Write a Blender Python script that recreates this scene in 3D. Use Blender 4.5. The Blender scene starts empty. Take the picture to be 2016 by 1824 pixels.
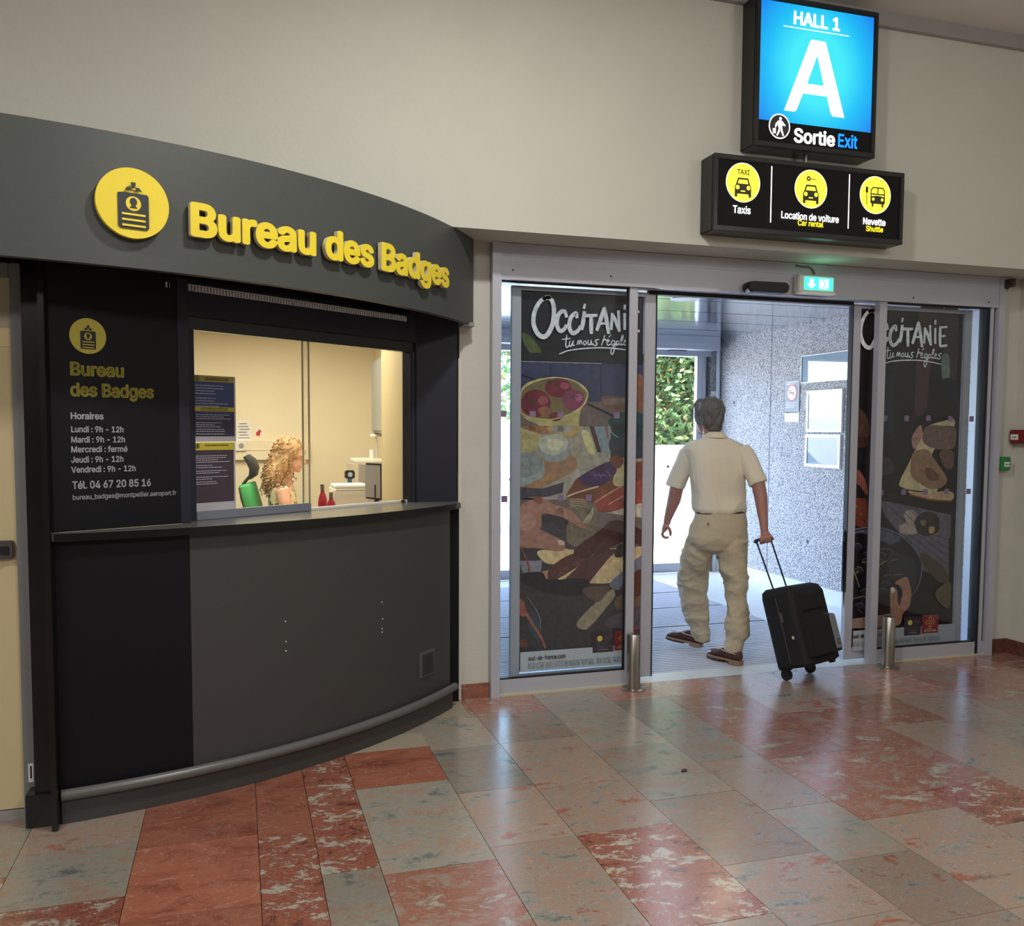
import bpy, bmesh, math, random
import numpy as np
from mathutils import Vector, Matrix, noise
S = bpy.context.scene
C = S.collection
R = math.radians

# ------------------------------------------------------------------ camera
HC = 1.55
F_, P_, RL_, YW_, CY_, CX_ = 1750.13, .0631, .0053, .2997, 957.48, 1008.0
fw = Vector((math.sin(YW_)*math.cos(P_), math.cos(YW_)*math.cos(P_), -math.sin(P_)))
rt = Vector((math.cos(YW_), -math.sin(YW_), 0)); up = rt.cross(fw)
cam = bpy.data.cameras.new('camera'); co = bpy.data.objects.new('camera', cam); C.objects.link(co)
cr, sr = math.cos(RL_), math.sin(RL_)
# image x axis (right) and y axis (up) of the rolled camera
# rolled axes: projected (x,y) = R(roll) (f*x/z, -f*y/z)
ix = rt*cr + up*sr; iy = up*cr - rt*sr
M = Matrix((( ix.x, iy.x, -fw.x, 0), (ix.y, iy.y, -fw.y, 0), (ix.z, iy.z, -fw.z, HC), (0, 0, 0, 1)))
co.matrix_world = M
cam.sensor_fit = 'HORIZONTAL'; cam.sensor_width = 36
cam.lens = F_/2016*36
cam.shift_y = (CY_-912)/2016
cam.clip_start = .05; cam.clip_end = 300
S.camera = co

def ray(x, y):
    dx, dy = x-CX_, y-CY_
    a = (cr*dx+sr*dy)/F_; b = -(-sr*dx+cr*dy)/F_
    return fw+rt*a+up*b
def on_z(x, y, z):
    d = ray(x, y); return Vector((0, 0, HC))+d*((z-HC)/d.z)
def on_y(x, y, Y):
    d = ray(x, y); return Vector((0, 0, HC))+d*(Y/d.y)
def on_x(x, y, X):
    d = ray(x, y); return Vector((0, 0, HC))+d*(X/d.x)
def on_pl(x, y, p, n):
    d = ray(x, y); o = Vector((0, 0, HC)); return o+d*((p-o).dot(n)/d.dot(n))

# ------------------------------------------------------------------ light
S.view_settings.view_transform = 'Standard'; S.view_settings.look = 'None'
S.view_settings.exposure = 0.0; S.view_settings.gamma = 1; S.view_settings.use_curve_mapping = False
w = bpy.data.worlds.new('sky'); S.world = w; w.use_nodes = True
nt = w.node_tree; nt.nodes.clear()
sky = nt.nodes.new('ShaderNodeTexSky'); sky.sky_type = 'NISHITA'; sky.sun_disc = False
sky.sun_elevation = R(52); sky.sun_rotation = R(-75); sky.air_density = 1.0; sky.dust_density = 1.5
bg = nt.nodes.new('ShaderNodeBackground'); bg.inputs[1].default_value = 2.6
ow = nt.nodes.new('ShaderNodeOutputWorld')
tn = nt.nodes.new('ShaderNodeVectorMath'); tn.operation = 'MULTIPLY'; tn.inputs[1].default_value = (.86, .95, 1.12)
nt.links.new(sky.outputs[0], tn.inputs[0]); nt.links.new(tn.outputs[0], bg.inputs[0]); nt.links.new(bg.outputs[0], ow.inputs[0])
def lamp(name, kind, loc, power, color=(1, 1, 1), size=.3, size_y=None, aim=None, spot=None, blend=.6):
    l = bpy.data.lights.new(name, kind); o = bpy.data.objects.new(name, l); C.objects.link(o)
    o.location = loc; l.energy = power; l.color = color
    if kind == 'AREA':
        l.size = size
        if size_y: l.shape = 'RECTANGLE'; l.size_y = size_y
    elif kind == 'SUN': l.angle = size
    else: l.shadow_soft_size = size
    if spot: l.spot_size = R(spot); l.spot_blend = blend
    if aim is not None:
        o.rotation_euler = (Vector(aim)-Vector(loc)).to_track_quat('-Z', 'Y').to_euler()
    return o
sun = lamp('sun', 'SUN', (0, 0, 20), 20, (1, .95, .87), R(.6), aim=(9, 3.2, 0))
lamp('hall_downlight_and_fill', 'AREA', (1.0, 2.55, 3.98), 66, (1, .975, .93), .22, aim=(1.3, 3.0, 0))
lamp('hall_downlight_and_fill', 'AREA', (-1.7, 1.7, 3.98), 42, (1, .975, .93), .3, aim=(-1.7, 2.2, 0))
lamp('hall_downlight_and_fill', 'AREA', (2.2, -1.2, 3.98), 110, (1, .98, .95), 1.2, aim=(2.2, -1.2, 0))  # broad fill light added behind the camera
lamp('hall_downlight_and_fill', 'AREA', (-2.0, -2.2, 3.98), 110, (1, .98, .95), 1.2, aim=(-2.0, -2.2, 0))  # second fill light added behind the camera
lamp('ceiling_fill', 'AREA', (3.9, 1.6, 3.1), 16, (1, .97, .93), .8, aim=(4.2, 2.4, 4.0))  # added fill aimed upwards to brighten the ceiling, no fitting there
lamp('office_light', 'AREA', (.1, 6.3, 2.38), 72, (1, .90, .70), 1.6, size_y=2.0, aim=(.1, 6.3, 0))
lamp('vestibule_downlight', 'AREA', (3.95, 6.6, 2.52), 3, (1, .85, .6), .14, aim=(3.95, 6.6, 0))
lamp('side_office_light', 'AREA', (-1.2, 4.6, 2.3), 9, (1, .88, .66), .6, aim=(-1.2, 4.6, 0))

# ------------------------------------------------------------------ materials
def srgb(r, g, b):
    f = lambda c: (c/255/12.92) if c/255 <= .04045 else ((c/255+.055)/1.055)**2.4
    return (f(r), f(g), f(b), 1)
MATS = {}
def mat(name, col=(.5, .5, .5, 1), rough=.5, metal=0, spec=.5, emit=None, estr=1.0, nscale=0, namt=0, bump=0, bscale=60, coat=0):
    if name in MATS: return MATS[name]
    m = bpy.data.materials.new(name); m.use_nodes = True; nt = m.node_tree; b = nt.nodes['Principled BSDF']
    if len(col) == 3: col = (*col, 1)
    b.inputs['Base Color'].default_value = col
    b.inputs['Roughness'].default_value = rough; b.inputs['Metallic'].default_value = metal
    b.inputs['Specular IOR Level'].default_value = spec
    b.inputs['Coat Weight'].default_value = coat
    if emit: b.inputs['Emission Color'].default_value = emit; b.inputs['Emission Strength'].default_value = estr
    tc = nt.nodes.new('ShaderNodeTexCoord')
    if nscale or namt == 0:
        n = nt.nodes.new('ShaderNodeTexNoise'); n.inputs['Scale'].default_value = nscale or 8; n.inputs['Detail'].default_value = 6
        nt.links.new(tc.outputs['Object'], n.inputs['Vector'])
        mx = nt.nodes.new('ShaderNodeMix'); mx.data_type = 'RGBA'
        a = namt or .06
        mx.inputs[6].default_value = tuple(c*(1-a) for c in col[:3])+(1,)
        mx.inputs[7].default_value = tuple(min(1, c*(1+a)) for c in col[:3])+(1,)
        nt.links.new(n.outputs[0], mx.inputs[0]); nt.links.new(mx.outputs[2], b.inputs['Base Color'])
    if bump:
        n2 = nt.nodes.new('ShaderNodeTexNoise'); n2.inputs['Scale'].default_value = bscale; n2.inputs['Detail'].default_value = 4
        nt.links.new(tc.outputs['Object'], n2.inputs['Vector'])
        bp = nt.nodes.new('ShaderNodeBump'); bp.inputs['Strength'].default_value = bump; bp.inputs['Distance'].default_value = .01
        nt.links.new(n2.outputs[0], bp.inputs['Height']); nt.links.new(bp.outputs[0], b.inputs['Normal'])
    MATS[name] = m; return m
def attr_mat(name, rough=.5, emit=0, noise_amt=.12, nscale=40, metal=0):
    if name in MATS: return MATS[name]
    m = bpy.data.materials.new(name); m.use_nodes = True; nt = m.node_tree; b = nt.nodes['Principled BSDF']
    a = nt.nodes.new('ShaderNodeAttribute'); a.attribute_name = 'Col'
    tc = nt.nodes.new('ShaderNodeTexCoord')
    n = nt.nodes.new('ShaderNodeTexNoise'); n.inputs['Scale'].default_value = nscale; n.inputs['Detail'].default_value = 8
    nt.links.new(tc.outputs['Object'], n.inputs['Vector'])
    mr = nt.nodes.new('ShaderNodeMapRange'); mr.inputs[3].default_value = 1-noise_amt*2; mr.inputs[4].default_value = 1+noise_amt*2
    nt.links.new(n.outputs[0], mr.inputs[0])
    mx = nt.nodes.new('ShaderNodeVectorMath'); mx.operation = 'SCALE'
    nt.links.new(a.outputs['Color'], mx.inputs[0]); nt.links.new(mr.outputs[0], mx.inputs['Scale'])
    nt.links.new(mx.outputs[0], b.inputs['Base Color']); b.inputs['Roughness'].default_value = rough
    if emit:
        nt.links.new(a.outputs['Color'], b.inputs['Emission Color']); b.inputs['Emission Strength'].default_value = emit
    MATS[name] = m; return m
def glass_mat(name, tint=(1, 1, 1), refl=1.0, rough=0.0, ior=1.5):
    if name in MATS: return MATS[name]
    m = bpy.data.materials.new(name); m.use_nodes = True; nt = m.node_tree; nt.nodes.clear()
    o = nt.nodes.new('ShaderNodeOutputMaterial'); t = nt.nodes.new('ShaderNodeBsdfTransparent'); t.inputs[0].default_value = (*tint, 1)
    g = nt.nodes.new('ShaderNodeBsdfGlossy'); g.inputs['Roughness'].default_value = rough
    ge = nt.nodes.new('ShaderNodeNewGeometry'); dt = nt.nodes.new('ShaderNodeVectorMath'); dt.operation = 'DOT_PRODUCT'
    nt.links.new(ge.outputs['Normal'], dt.inputs[0]); nt.links.new(ge.outputs['Incoming'], dt.inputs[1])
    def mth(op, a, b=None):
        q = nt.nodes.new('ShaderNodeMath'); q.operation = op
        for i, v in enumerate((a, b)):
            if v is None: continue
            if isinstance(v, (int, float)): q.inputs[i].default_value = v
            else: nt.links.new(v, q.inputs[i])
        return q.outputs[0]
    k = mth('MULTIPLY', mth('ADD', mth('MULTIPLY', mth('POWER', mth('SUBTRACT', 1.0, mth('ABSOLUTE', dt.outputs['Value'])), 5.0), .96), .045), refl)
    mx = nt.nodes.new('ShaderNodeMixShader')
    nt.links.new(k, mx.inputs[0]); nt.links.new(t.outputs[0], mx.inputs[1]); nt.links.new(g.outputs[0], mx.inputs[2]); nt.links.new(mx.outputs[0], o.inputs[0])
    MATS[name] = m; return m

def marble(name, stops, scale, vein=(.75, .7, .62), dark=(.08, .09, .09), veinamt=.5, darkamt=.3, stretch=(1, 1.6, 1)):
    m = bpy.data.materials.new(name); m.use_nodes = True; nt = m.node_tree; b = nt.nodes['Principled BSDF']
    N = nt.nodes.new; L = nt.links.new
    tc = N('ShaderNodeTexCoord'); oi = N('ShaderNodeObjectInfo')
    off = N('ShaderNodeVectorMath'); off.operation = 'MULTIPLY_ADD'
    cmb = N('ShaderNodeCombineXYZ')
    mulr = N('ShaderNodeMath'); mulr.operation = 'MULTIPLY'; mulr.inputs[1].default_value = 37
    L(oi.outputs['Random'], mulr.inputs[0]); L(mulr.outputs[0], cmb.inputs[0]); L(mulr.outputs[0], cmb.inputs[1])
    geo = N('ShaderNodeNewGeometry')
    mp = N('ShaderNodeMapping'); mp.inputs['Scale'].default_value = stretch; mp.inputs['Rotation'].default_value = (0, 0, .5)
    L(geo.outputs['Position'], off.inputs[0]); off.inputs[1].default_value = (1, 1, 1); L(cmb.outputs[0], off.inputs[2])
    L(off.outputs[0], mp.inputs[0])
    n1 = N('ShaderNodeTexNoise'); n1.inputs['Scale'].default_value = scale; n1.inputs['Detail'].default_value = 14; n1.inputs['Roughness'].default_value = .82; n1.inputs['Distortion'].default_value = .35
    L(mp.outputs[0], n1.inputs['Vector'])
    ramp = N('ShaderNodeValToRGB'); e = ramp.color_ramp.elements
    e[0].position = stops[0][0]; e[0].color = stops[0][1]; e[1].position = stops[-1][0]; e[1].color = stops[-1][1]
    for p, c in stops[1:-1]:
        q = e.new(p); q.color = c
    L(n1.outputs[0], ramp.inputs[0])
    # pale veins
    n2 = N('ShaderNodeTexNoise'); n2.inputs['Scale'].default_value = scale*1.7; n2.inputs['Detail'].default_value = 5; n2.inputs['Distortion'].default_value = 2.0
    L(mp.outputs[0], n2.inputs['Vector'])
    ab = N('ShaderNodeMath'); ab.operation = 'SUBTRACT'; ab.inputs[1].default_value = .5; L(n2.outputs[0], ab.inputs[0])
    ab2 = N('ShaderNodeMath'); ab2.operation = 'ABSOLUTE'; L(ab.outputs[0], ab2.inputs[0])
    vr = N('ShaderNodeMapRange'); vr.inputs[1].default_value = .008; vr.inputs[2].default_value = 0; vr.inputs[3].default_value = 0; vr.inputs[4].default_value = veinamt
    L(ab2.outputs[0], vr.inputs[0])
    mx = N('ShaderNodeMix'); mx.data_type = 'RGBA'; L(vr.outputs[0], mx.inputs[0]); L(ramp.outputs[0], mx.inputs[6]); mx.inputs[7].default_value = (*vein, 1)
    n3 = N('ShaderNodeTexNoise'); n3.inputs['Scale'].default_value = scale*.9; n3.inputs['Detail'].default_value = 8; n3.inputs['Roughness'].default_value = .75
    o3 = N('ShaderNodeVectorMath'); o3.operation = 'ADD'; o3.inputs[1].default_value = (9, 3, 5); L(mp.outputs[0], o3.inputs[0]); L(o3.outputs[0], n3.inputs['Vector'])
    dr = N('ShaderNodeMapRange'); dr.inputs[1].default_value = .60; dr.inputs[2].default_value = .70; dr.inputs[4].default_value = darkamt; L(n3.outputs[0], dr.inputs[0])
    mx2 = N('ShaderNodeMix'); mx2.data_type = 'RGBA'; L(dr.outputs[0], mx2.inputs[0]); L(mx.outputs[2], mx2.inputs[6]); mx2.inputs[7].default_value = (*dark, 1)
    hs = N('ShaderNodeMapRange'); hs.inputs[3].default_value = .72; hs.inputs[4].default_value = 1.05; L(oi.outputs['Random'], hs.inputs[0])
    sc = N('ShaderNodeVectorMath'); sc.operation = 'SCALE'; L(mx2.outputs[2], sc.inputs[0]); L(hs.outputs[0], sc.inputs['Scale'])
    L(sc.outputs[0], b.inputs['Base Color'])
    rr = N('ShaderNodeMapRange'); rr.inputs[3].default_value = .17; rr.inputs[4].default_value = .30; L(n3.outputs[0], rr.inputs[0])
    L(rr.outputs[0], b.inputs['Roughness']); b.inputs['Specular IOR Level'].default_value = .85; b.inputs['Coat Weight'].default_value = .5; b.inputs['Coat Roughness'].default_value = .2
    nb = N('ShaderNodeTexNoise'); nb.inputs['Scale'].default_value = 9; nb.inputs['Detail'].default_value = 6; L(geo.outputs['Position'], nb.inputs['Vector'])
    bp = N('ShaderNodeBump'); bp.inputs['Strength'].default_value = .06; bp.inputs['Distance'].default_value = .01; L(nb.outputs[0], bp.inputs['Height']); L(bp.outputs[0], b.inputs['Normal'])
    MATS[name] = m; return m
RED = srgb(152, 90, 68); RED2 = srgb(120, 66, 52); GREY = srgb(146, 143, 132); BLUE = srgb(100, 104, 104); ORG = srgb(158, 122, 102); PALE = srgb(186, 180, 164); DKR = srgb(84, 48, 42)
M_RED = marble('marble_red', [(.36, RED2), (.47, RED), (.56, srgb(164, 104, 80)), (.62, RED), (.68, GREY)], 3.2, veinamt=.3, darkamt=.15)
M_REDV = marble('marble_red_veined', [(.40, DKR), (.47, RED), (.53, RED2), (.56, PALE), (.62, GREY)], 7, veinamt=.4, darkamt=.4)
M_MIX = marble('marble_mixed', [(.37, BLUE), (.44, GREY), (.49, ORG), (.54, GREY), (.60, RED)], 4.6, veinamt=.25, darkamt=.6)
M_GREY = marble('marble_grey', [(.38, BLUE), (.46, GREY), (.53, srgb(150, 142, 128)), (.57, ORG), (.63, GREY)], 4.8, veinamt=.25, darkamt=.6)
M_PINK = marble('marble_pink', [(.39, GREY), (.46, srgb(162, 122, 106)), (.52, RED), (.56, srgb(150, 132, 120)), (.62, PALE)], 4.4, veinamt=.35, darkamt=.45)

M_WALL = mat('painted_wall', srgb(194, 193, 181), .75, nscale=3, namt=.05, bump=.18, bscale=45)
M_WALL2 = mat('painted_wall_worn', srgb(194, 193, 183), .7, nscale=7, namt=.09, bump=.15, bscale=60)
M_CEIL = mat('ceiling_paint', srgb(205, 198, 190), .8, nscale=3, namt=.05)
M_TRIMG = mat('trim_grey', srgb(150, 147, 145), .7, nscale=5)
M_FASC = mat('fascia_charcoal', srgb(68, 71, 69), .42, nscale=90, namt=.12)
M_KGREY = mat('panel_charcoal', srgb(60, 59, 58), .5, nscale=110, namt=.12)
M_KBLK = mat('panel_black', srgb(13, 13, 19), .5, spec=.25, nscale=60, namt=.1)
M_KNAVY = mat('panel_blue_black', srgb(36, 37, 48), .45, spec=.35, nscale=90, namt=.1)
M_BLK = mat('gloss_black', srgb(14, 14, 15), .25, nscale=30)
M_COUNT = mat('counter_top_grey', srgb(92, 92, 88), .22, nscale=60, namt=.1)
M_RAIL = mat('rail_grey', srgb(92, 92, 90), .3, nscale=60)
M_YEL = mat('letter_yellow', srgb(232, 208, 48), .45, nscale=40, namt=.04)
M_YEL2 = mat('print_yellow', srgb(196, 184, 72), .5, nscale=40, namt=.04)
M_LSIDE = mat('letter_side', srgb(200, 188, 150), .5)
M_WHT = mat('print_white', srgb(225, 225, 228), .5)
M_ALU = mat('aluminium_grey', srgb(182, 184, 194), .4, metal=.2, nscale=70, namt=.05)
M_ALUD = mat('aluminium_dark', srgb(110, 112, 120), .45, metal=.4, nscale=70)  # darker grey aluminium
M_RUB = mat('rubber_black', srgb(18, 18, 24), .6)
M_STEEL = mat('brushed_steel', srgb(176, 172, 166), .28, metal=1, nscale=80, namt=.08)
M_GLASS = glass_mat('clear_glass', (.93, .96, .97), 1.0)
M_GLASS2 = glass_mat('kiosk_glass', (.97, .98, .97), 1.0)
M_OFFW = mat('office_wall', srgb(232, 222, 196), .8, nscale=2)
M_PLAS = mat('white_plastic', srgb(225, 224, 218), .45)
M_STICK = mat('sticker_violet', srgb(122, 106, 136), .6, nscale=300, namt=.3)
M_PAPER = mat('paper_white', srgb(228, 228, 230), .6)

# ------------------------------------------------------------------ mesh helpers
def mesh_obj(name, me, m=None, parent=None):
    o = bpy.data.objects.new(name, me); C.objects.link(o)
    if m is not None:
        for k in (m if isinstance(m, (list, tuple)) else [m]): me.materials.append(k)
    if parent: o.parent = parent
    return o
class MB:
    def __init__(s): s.v = []; s.f = []; s.mi = []
    def add(s, vs, fs, mi=0):
        n = len(s.v); s.v += [tuple(v) for v in vs]; s.f += [tuple(n+i for i in f) for f in fs]; s.mi += [mi]*len(fs); return s
    def box(s, a, b, mi=0):
        x0, y0, z0 = a; x1, y1, z1 = b
        return s.add([(x0, y0, z0), (x1, y0, z0), (x1, y1, z0), (x0, y1, z0), (x0, y0, z1), (x1, y0, z1), (x1, y1, z1), (x0, y1, z1)],
                     [(0, 3, 2, 1), (4, 5, 6, 7), (0, 1, 5, 4), (1, 2, 6, 5), (2, 3, 7, 6), (3, 0, 4, 7)], mi)
    def obox(s, o, u, v, n, mi=0):   # origin + three edge vectors
        o = Vector(o); u = Vector(u); v = Vector(v); n = Vector(n)
        P = [o, o+u, o+u+v, o+v, o+n, o+u+n, o+u+v+n, o+v+n]
        return s.add(P, [(0, 3, 2, 1), (4, 5, 6, 7), (0, 1, 5, 4), (1, 2, 6, 5), (2, 3, 7, 6), (3, 0, 4, 7)], mi)
    def prism(s, poly, z0, z1, mi=0):  # plan polygon extruded in z
        n = len(poly)
        return s.add([(x, y, z0) for x, y in poly]+[(x, y, z1) for x, y in poly],
                     [tuple(range(n))[::-1], tuple(range(n, 2*n))]+[(i, (i+1) % n, n+(i+1) % n, n+i) for i in range(n)], mi)
    def cyl(s, a, b, r, n=16, r2=None, mi=0, caps=True):
        a = Vector(a); b = Vector(b); d = (b-a).normalized(); r2 = r if r2 is None else r2
        u = d.orthogonal().normalized(); v = d.cross(u)
        P = [a+(u*math.cos(t)+v*math.sin(t))*r for t in [2*math.pi*i/n for i in range(n)]]+[b+(u*math.cos(t)+v*math.sin(t))*r2 for t in [2*math.pi*i/n for i in range(n)]]
        fs = [(i, (i+1) % n, n+(i+1) % n, n+i) for i in range(n)]
        if caps: fs += [tuple(range(n))[::-1], tuple(range(n, 2*n))]
        return s.add(P, fs, mi)
    def tube(s, pts, rad, n=10, mi=0):
        pts = [Vector(p) for p in pts]; rad = rad if isinstance(rad, (list, tuple)) else [rad]*len(pts)
        V = []; u = None
        for i, p in enumerate(pts):
            d = (pts[min(i+1, len(pts)-1)]-pts[max(i-1, 0)]).normalized()
            if u is None: u = d.orthogonal().normalized()
            u = (u-d*u.dot(d)).normalized(); v = d.cross(u)
            V += [p+(u*math.cos(2*math.pi*k/n)+v*math.sin(2*math.pi*k/n))*rad[i] for k in range(n)]
        fs = [(i*n+k, i*n+(k+1) % n, (i+1)*n+(k+1) % n, (i+1)*n+k) for i in range(len(pts)-1) for k in range(n)]
        fs += [tuple(range(n))[::-1], tuple(range((len(pts)-1)*n, len(pts)*n))]
        return s.add(V, fs, mi)
    def lathe(s, c, prof, n=24, axis=(0, 0, 1), mi=0):
        c = Vector(c); d = Vector(axis).normalized(); u = d.orthogonal().normalized(); v = d.cross(u)
        V = [c+d*h+(u*math.cos(2*math.pi*k/n)+v*math.sin(2*math.pi*k/n))*r for r, h in prof for k in range(n)]
        m = len(prof)
        fs = [(i*n+k, i*n+(k+1) % n, (i+1)*n+(k+1) % n, (i+1)*n+k) for i in range(m-1) for k in range(n)]
        fs += [tuple(range(n))[::-1], tuple(range((m-1)*n, m*n))]
        return s.add(V, fs, mi)
    def ell(s, c, r, rot=None, n=16, m=10, mi=0):
        c = Vector(c); V = [Vector((0, 0, r[2]))]
        for j in range(1, m):
            t = math.pi*j/m
            V += [Vector((r[0]*math.sin(t)*math.cos(2*math.pi*k/n), r[1]*math.sin(t)*math.sin(2*math.pi*k/n), r[2]*math.cos(t))) for k in range(n)]
        V.append(Vector((0, 0, -r[2])))
        if rot: V = [rot @ v for v in V]
        V = [v+c for v in V]
        fs = [(0, 1+k, 1+(k+1) % n) for k in range(n)]
        for j in range(m-2): fs += [(1+j*n+k, 1+(j+1)*n+k, 1+(j+1)*n+(k+1) % n, 1+j*n+(k+1) % n) for k in range(n)]
        l = len(V)-1; fs += [(l, 1+(m-2)*n+(k+1) % n, 1+(m-2)*n+k) for k in range(n)]
        return s.add(V, fs, mi)
    def loft(s, rings, mi=0):  # rings: lists of equal length points, closed caps
        n = len(rings[0]); V = [p for r in rings for p in r]
        fs = [(i*n+k, i*n+(k+1) % n, (i+1)*n+(k+1) % n, (i+1)*n+k) for i in range(len(rings)-1) for k in range(n)]
        fs += [tuple(range(n))[::-1], tuple(range((len(rings)-1)*n, len(rings)*n))]
        return s.add(V, fs, mi)
    def build(s, name, m, parent=None, smooth=False, bevel=0, loc=None):
        me = bpy.data.meshes.new(name)
        vs = s.v
        if loc is not None: vs = [(x-loc[0], y-loc[1], z-loc[2]) for x, y, z in vs]
        me.from_pydata(vs, [], s.f); me.polygons.foreach_set('material_index', s.mi)
        bm = bmesh.new(); bm.from_mesh(me); bmesh.ops.recalc_face_normals(bm, faces=bm.faces)
        if bevel:
            es = [e for e in bm.edges if e.calc_face_angle(0) > .6]
            bmesh.ops.bevel(bm, geom=es, offset=bevel, segments=2, affect='EDGES', clamp_overlap=True)
        bm.to_mesh(me); bm.free()
        o = mesh_obj(name, me, m, parent)
        if loc is not None: o.location = loc
        if smooth:
            me.polygons.foreach_set('use_smooth', [True]*len(me.polygons))
            me.set_sharp_from_angle(angle=R(smooth if smooth is not True else 50))
        return o
def tag(o, label=None, cat=None, group=None, kind=None):
    if label: o['label'] = label
    if cat: o['category'] = cat
    if group: o['group'] = group
    if kind: o['kind'] = kind
    return o
def empty(name, loc=(0, 0, 0)):
    o = bpy.data.objects.new(name, None); C.objects.link(o); o.empty_display_size = .1
    o.location = loc
    bpy.context.view_layer.update()
    return o
def adopt(parent, *kids):
    """parent keeps its place at its base; children keep their world place"""
    for k in kids:
        k.parent = parent; k.matrix_parent_inverse = parent.matrix_world.inverted()
def thing(name, label, cat, loc, group=None):
    o = empty(name, loc); tag(o, label, cat, group); return o
def par(o, t):
    adopt(t, o); return o

# text -> 2D mesh data (Blender's own bundled Inter face, else its built-in one)
FONT = None
try:
    import os
    FONT = bpy.data.fonts.load(os.path.join(bpy.utils.resource_path('LOCAL'), 'datafiles', 'fonts', 'Inter.woff2'))
except Exception: FONT = None
def text2d(s, bold=.0, res=4):
    cu = bpy.data.curves.new('t', 'FONT'); cu.body = s; cu.size = 1; cu.resolution_u = res; cu.font = FONT or cu.font; cu.fill_mode = 'FRONT'
    o = bpy.data.objects.new('t', cu); C.objects.link(o)
    dg = bpy.context.evaluated_depsgraph_get(); me = bpy.data.meshes.new_from_object(o.evaluated_get(dg))
    v = np.array([p.co[:2] for p in me.vertices]); f = [tuple(p.vertices) for p in me.polygons]
    bpy.data.objects.remove(o); bpy.data.curves.remove(cu); bpy.data.meshes.remove(me)
    if bold:   # heavier weight: the same outline laid down again a little to each side
        n = len(v); k = 8; v = np.concatenate([v]+[v+np.array([math.cos(2*math.pi*i/k), math.sin(2*math.pi*i/k)*.8])*bold for i in range(k)])
        f = [tuple(j+i*n for j in g) for i in range(k+1) for g in f]
    return v, f
def fit(v, w, cap=None):
    """scale text so that its width is w and its tallest height is cap (or uniform)"""
    v = v.copy(); v[:, 0] -= v[:, 0].min(); sx = w/v[:, 0].max(); v[:, 0] *= sx; v[:, 1] *= (cap if cap else sx); return v
CAP = .729  # cap height of the built-in font at size 1 (re-measured below)
_v, _ = text2d('H'); CAP = float(_v[:, 1].max())

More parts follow.
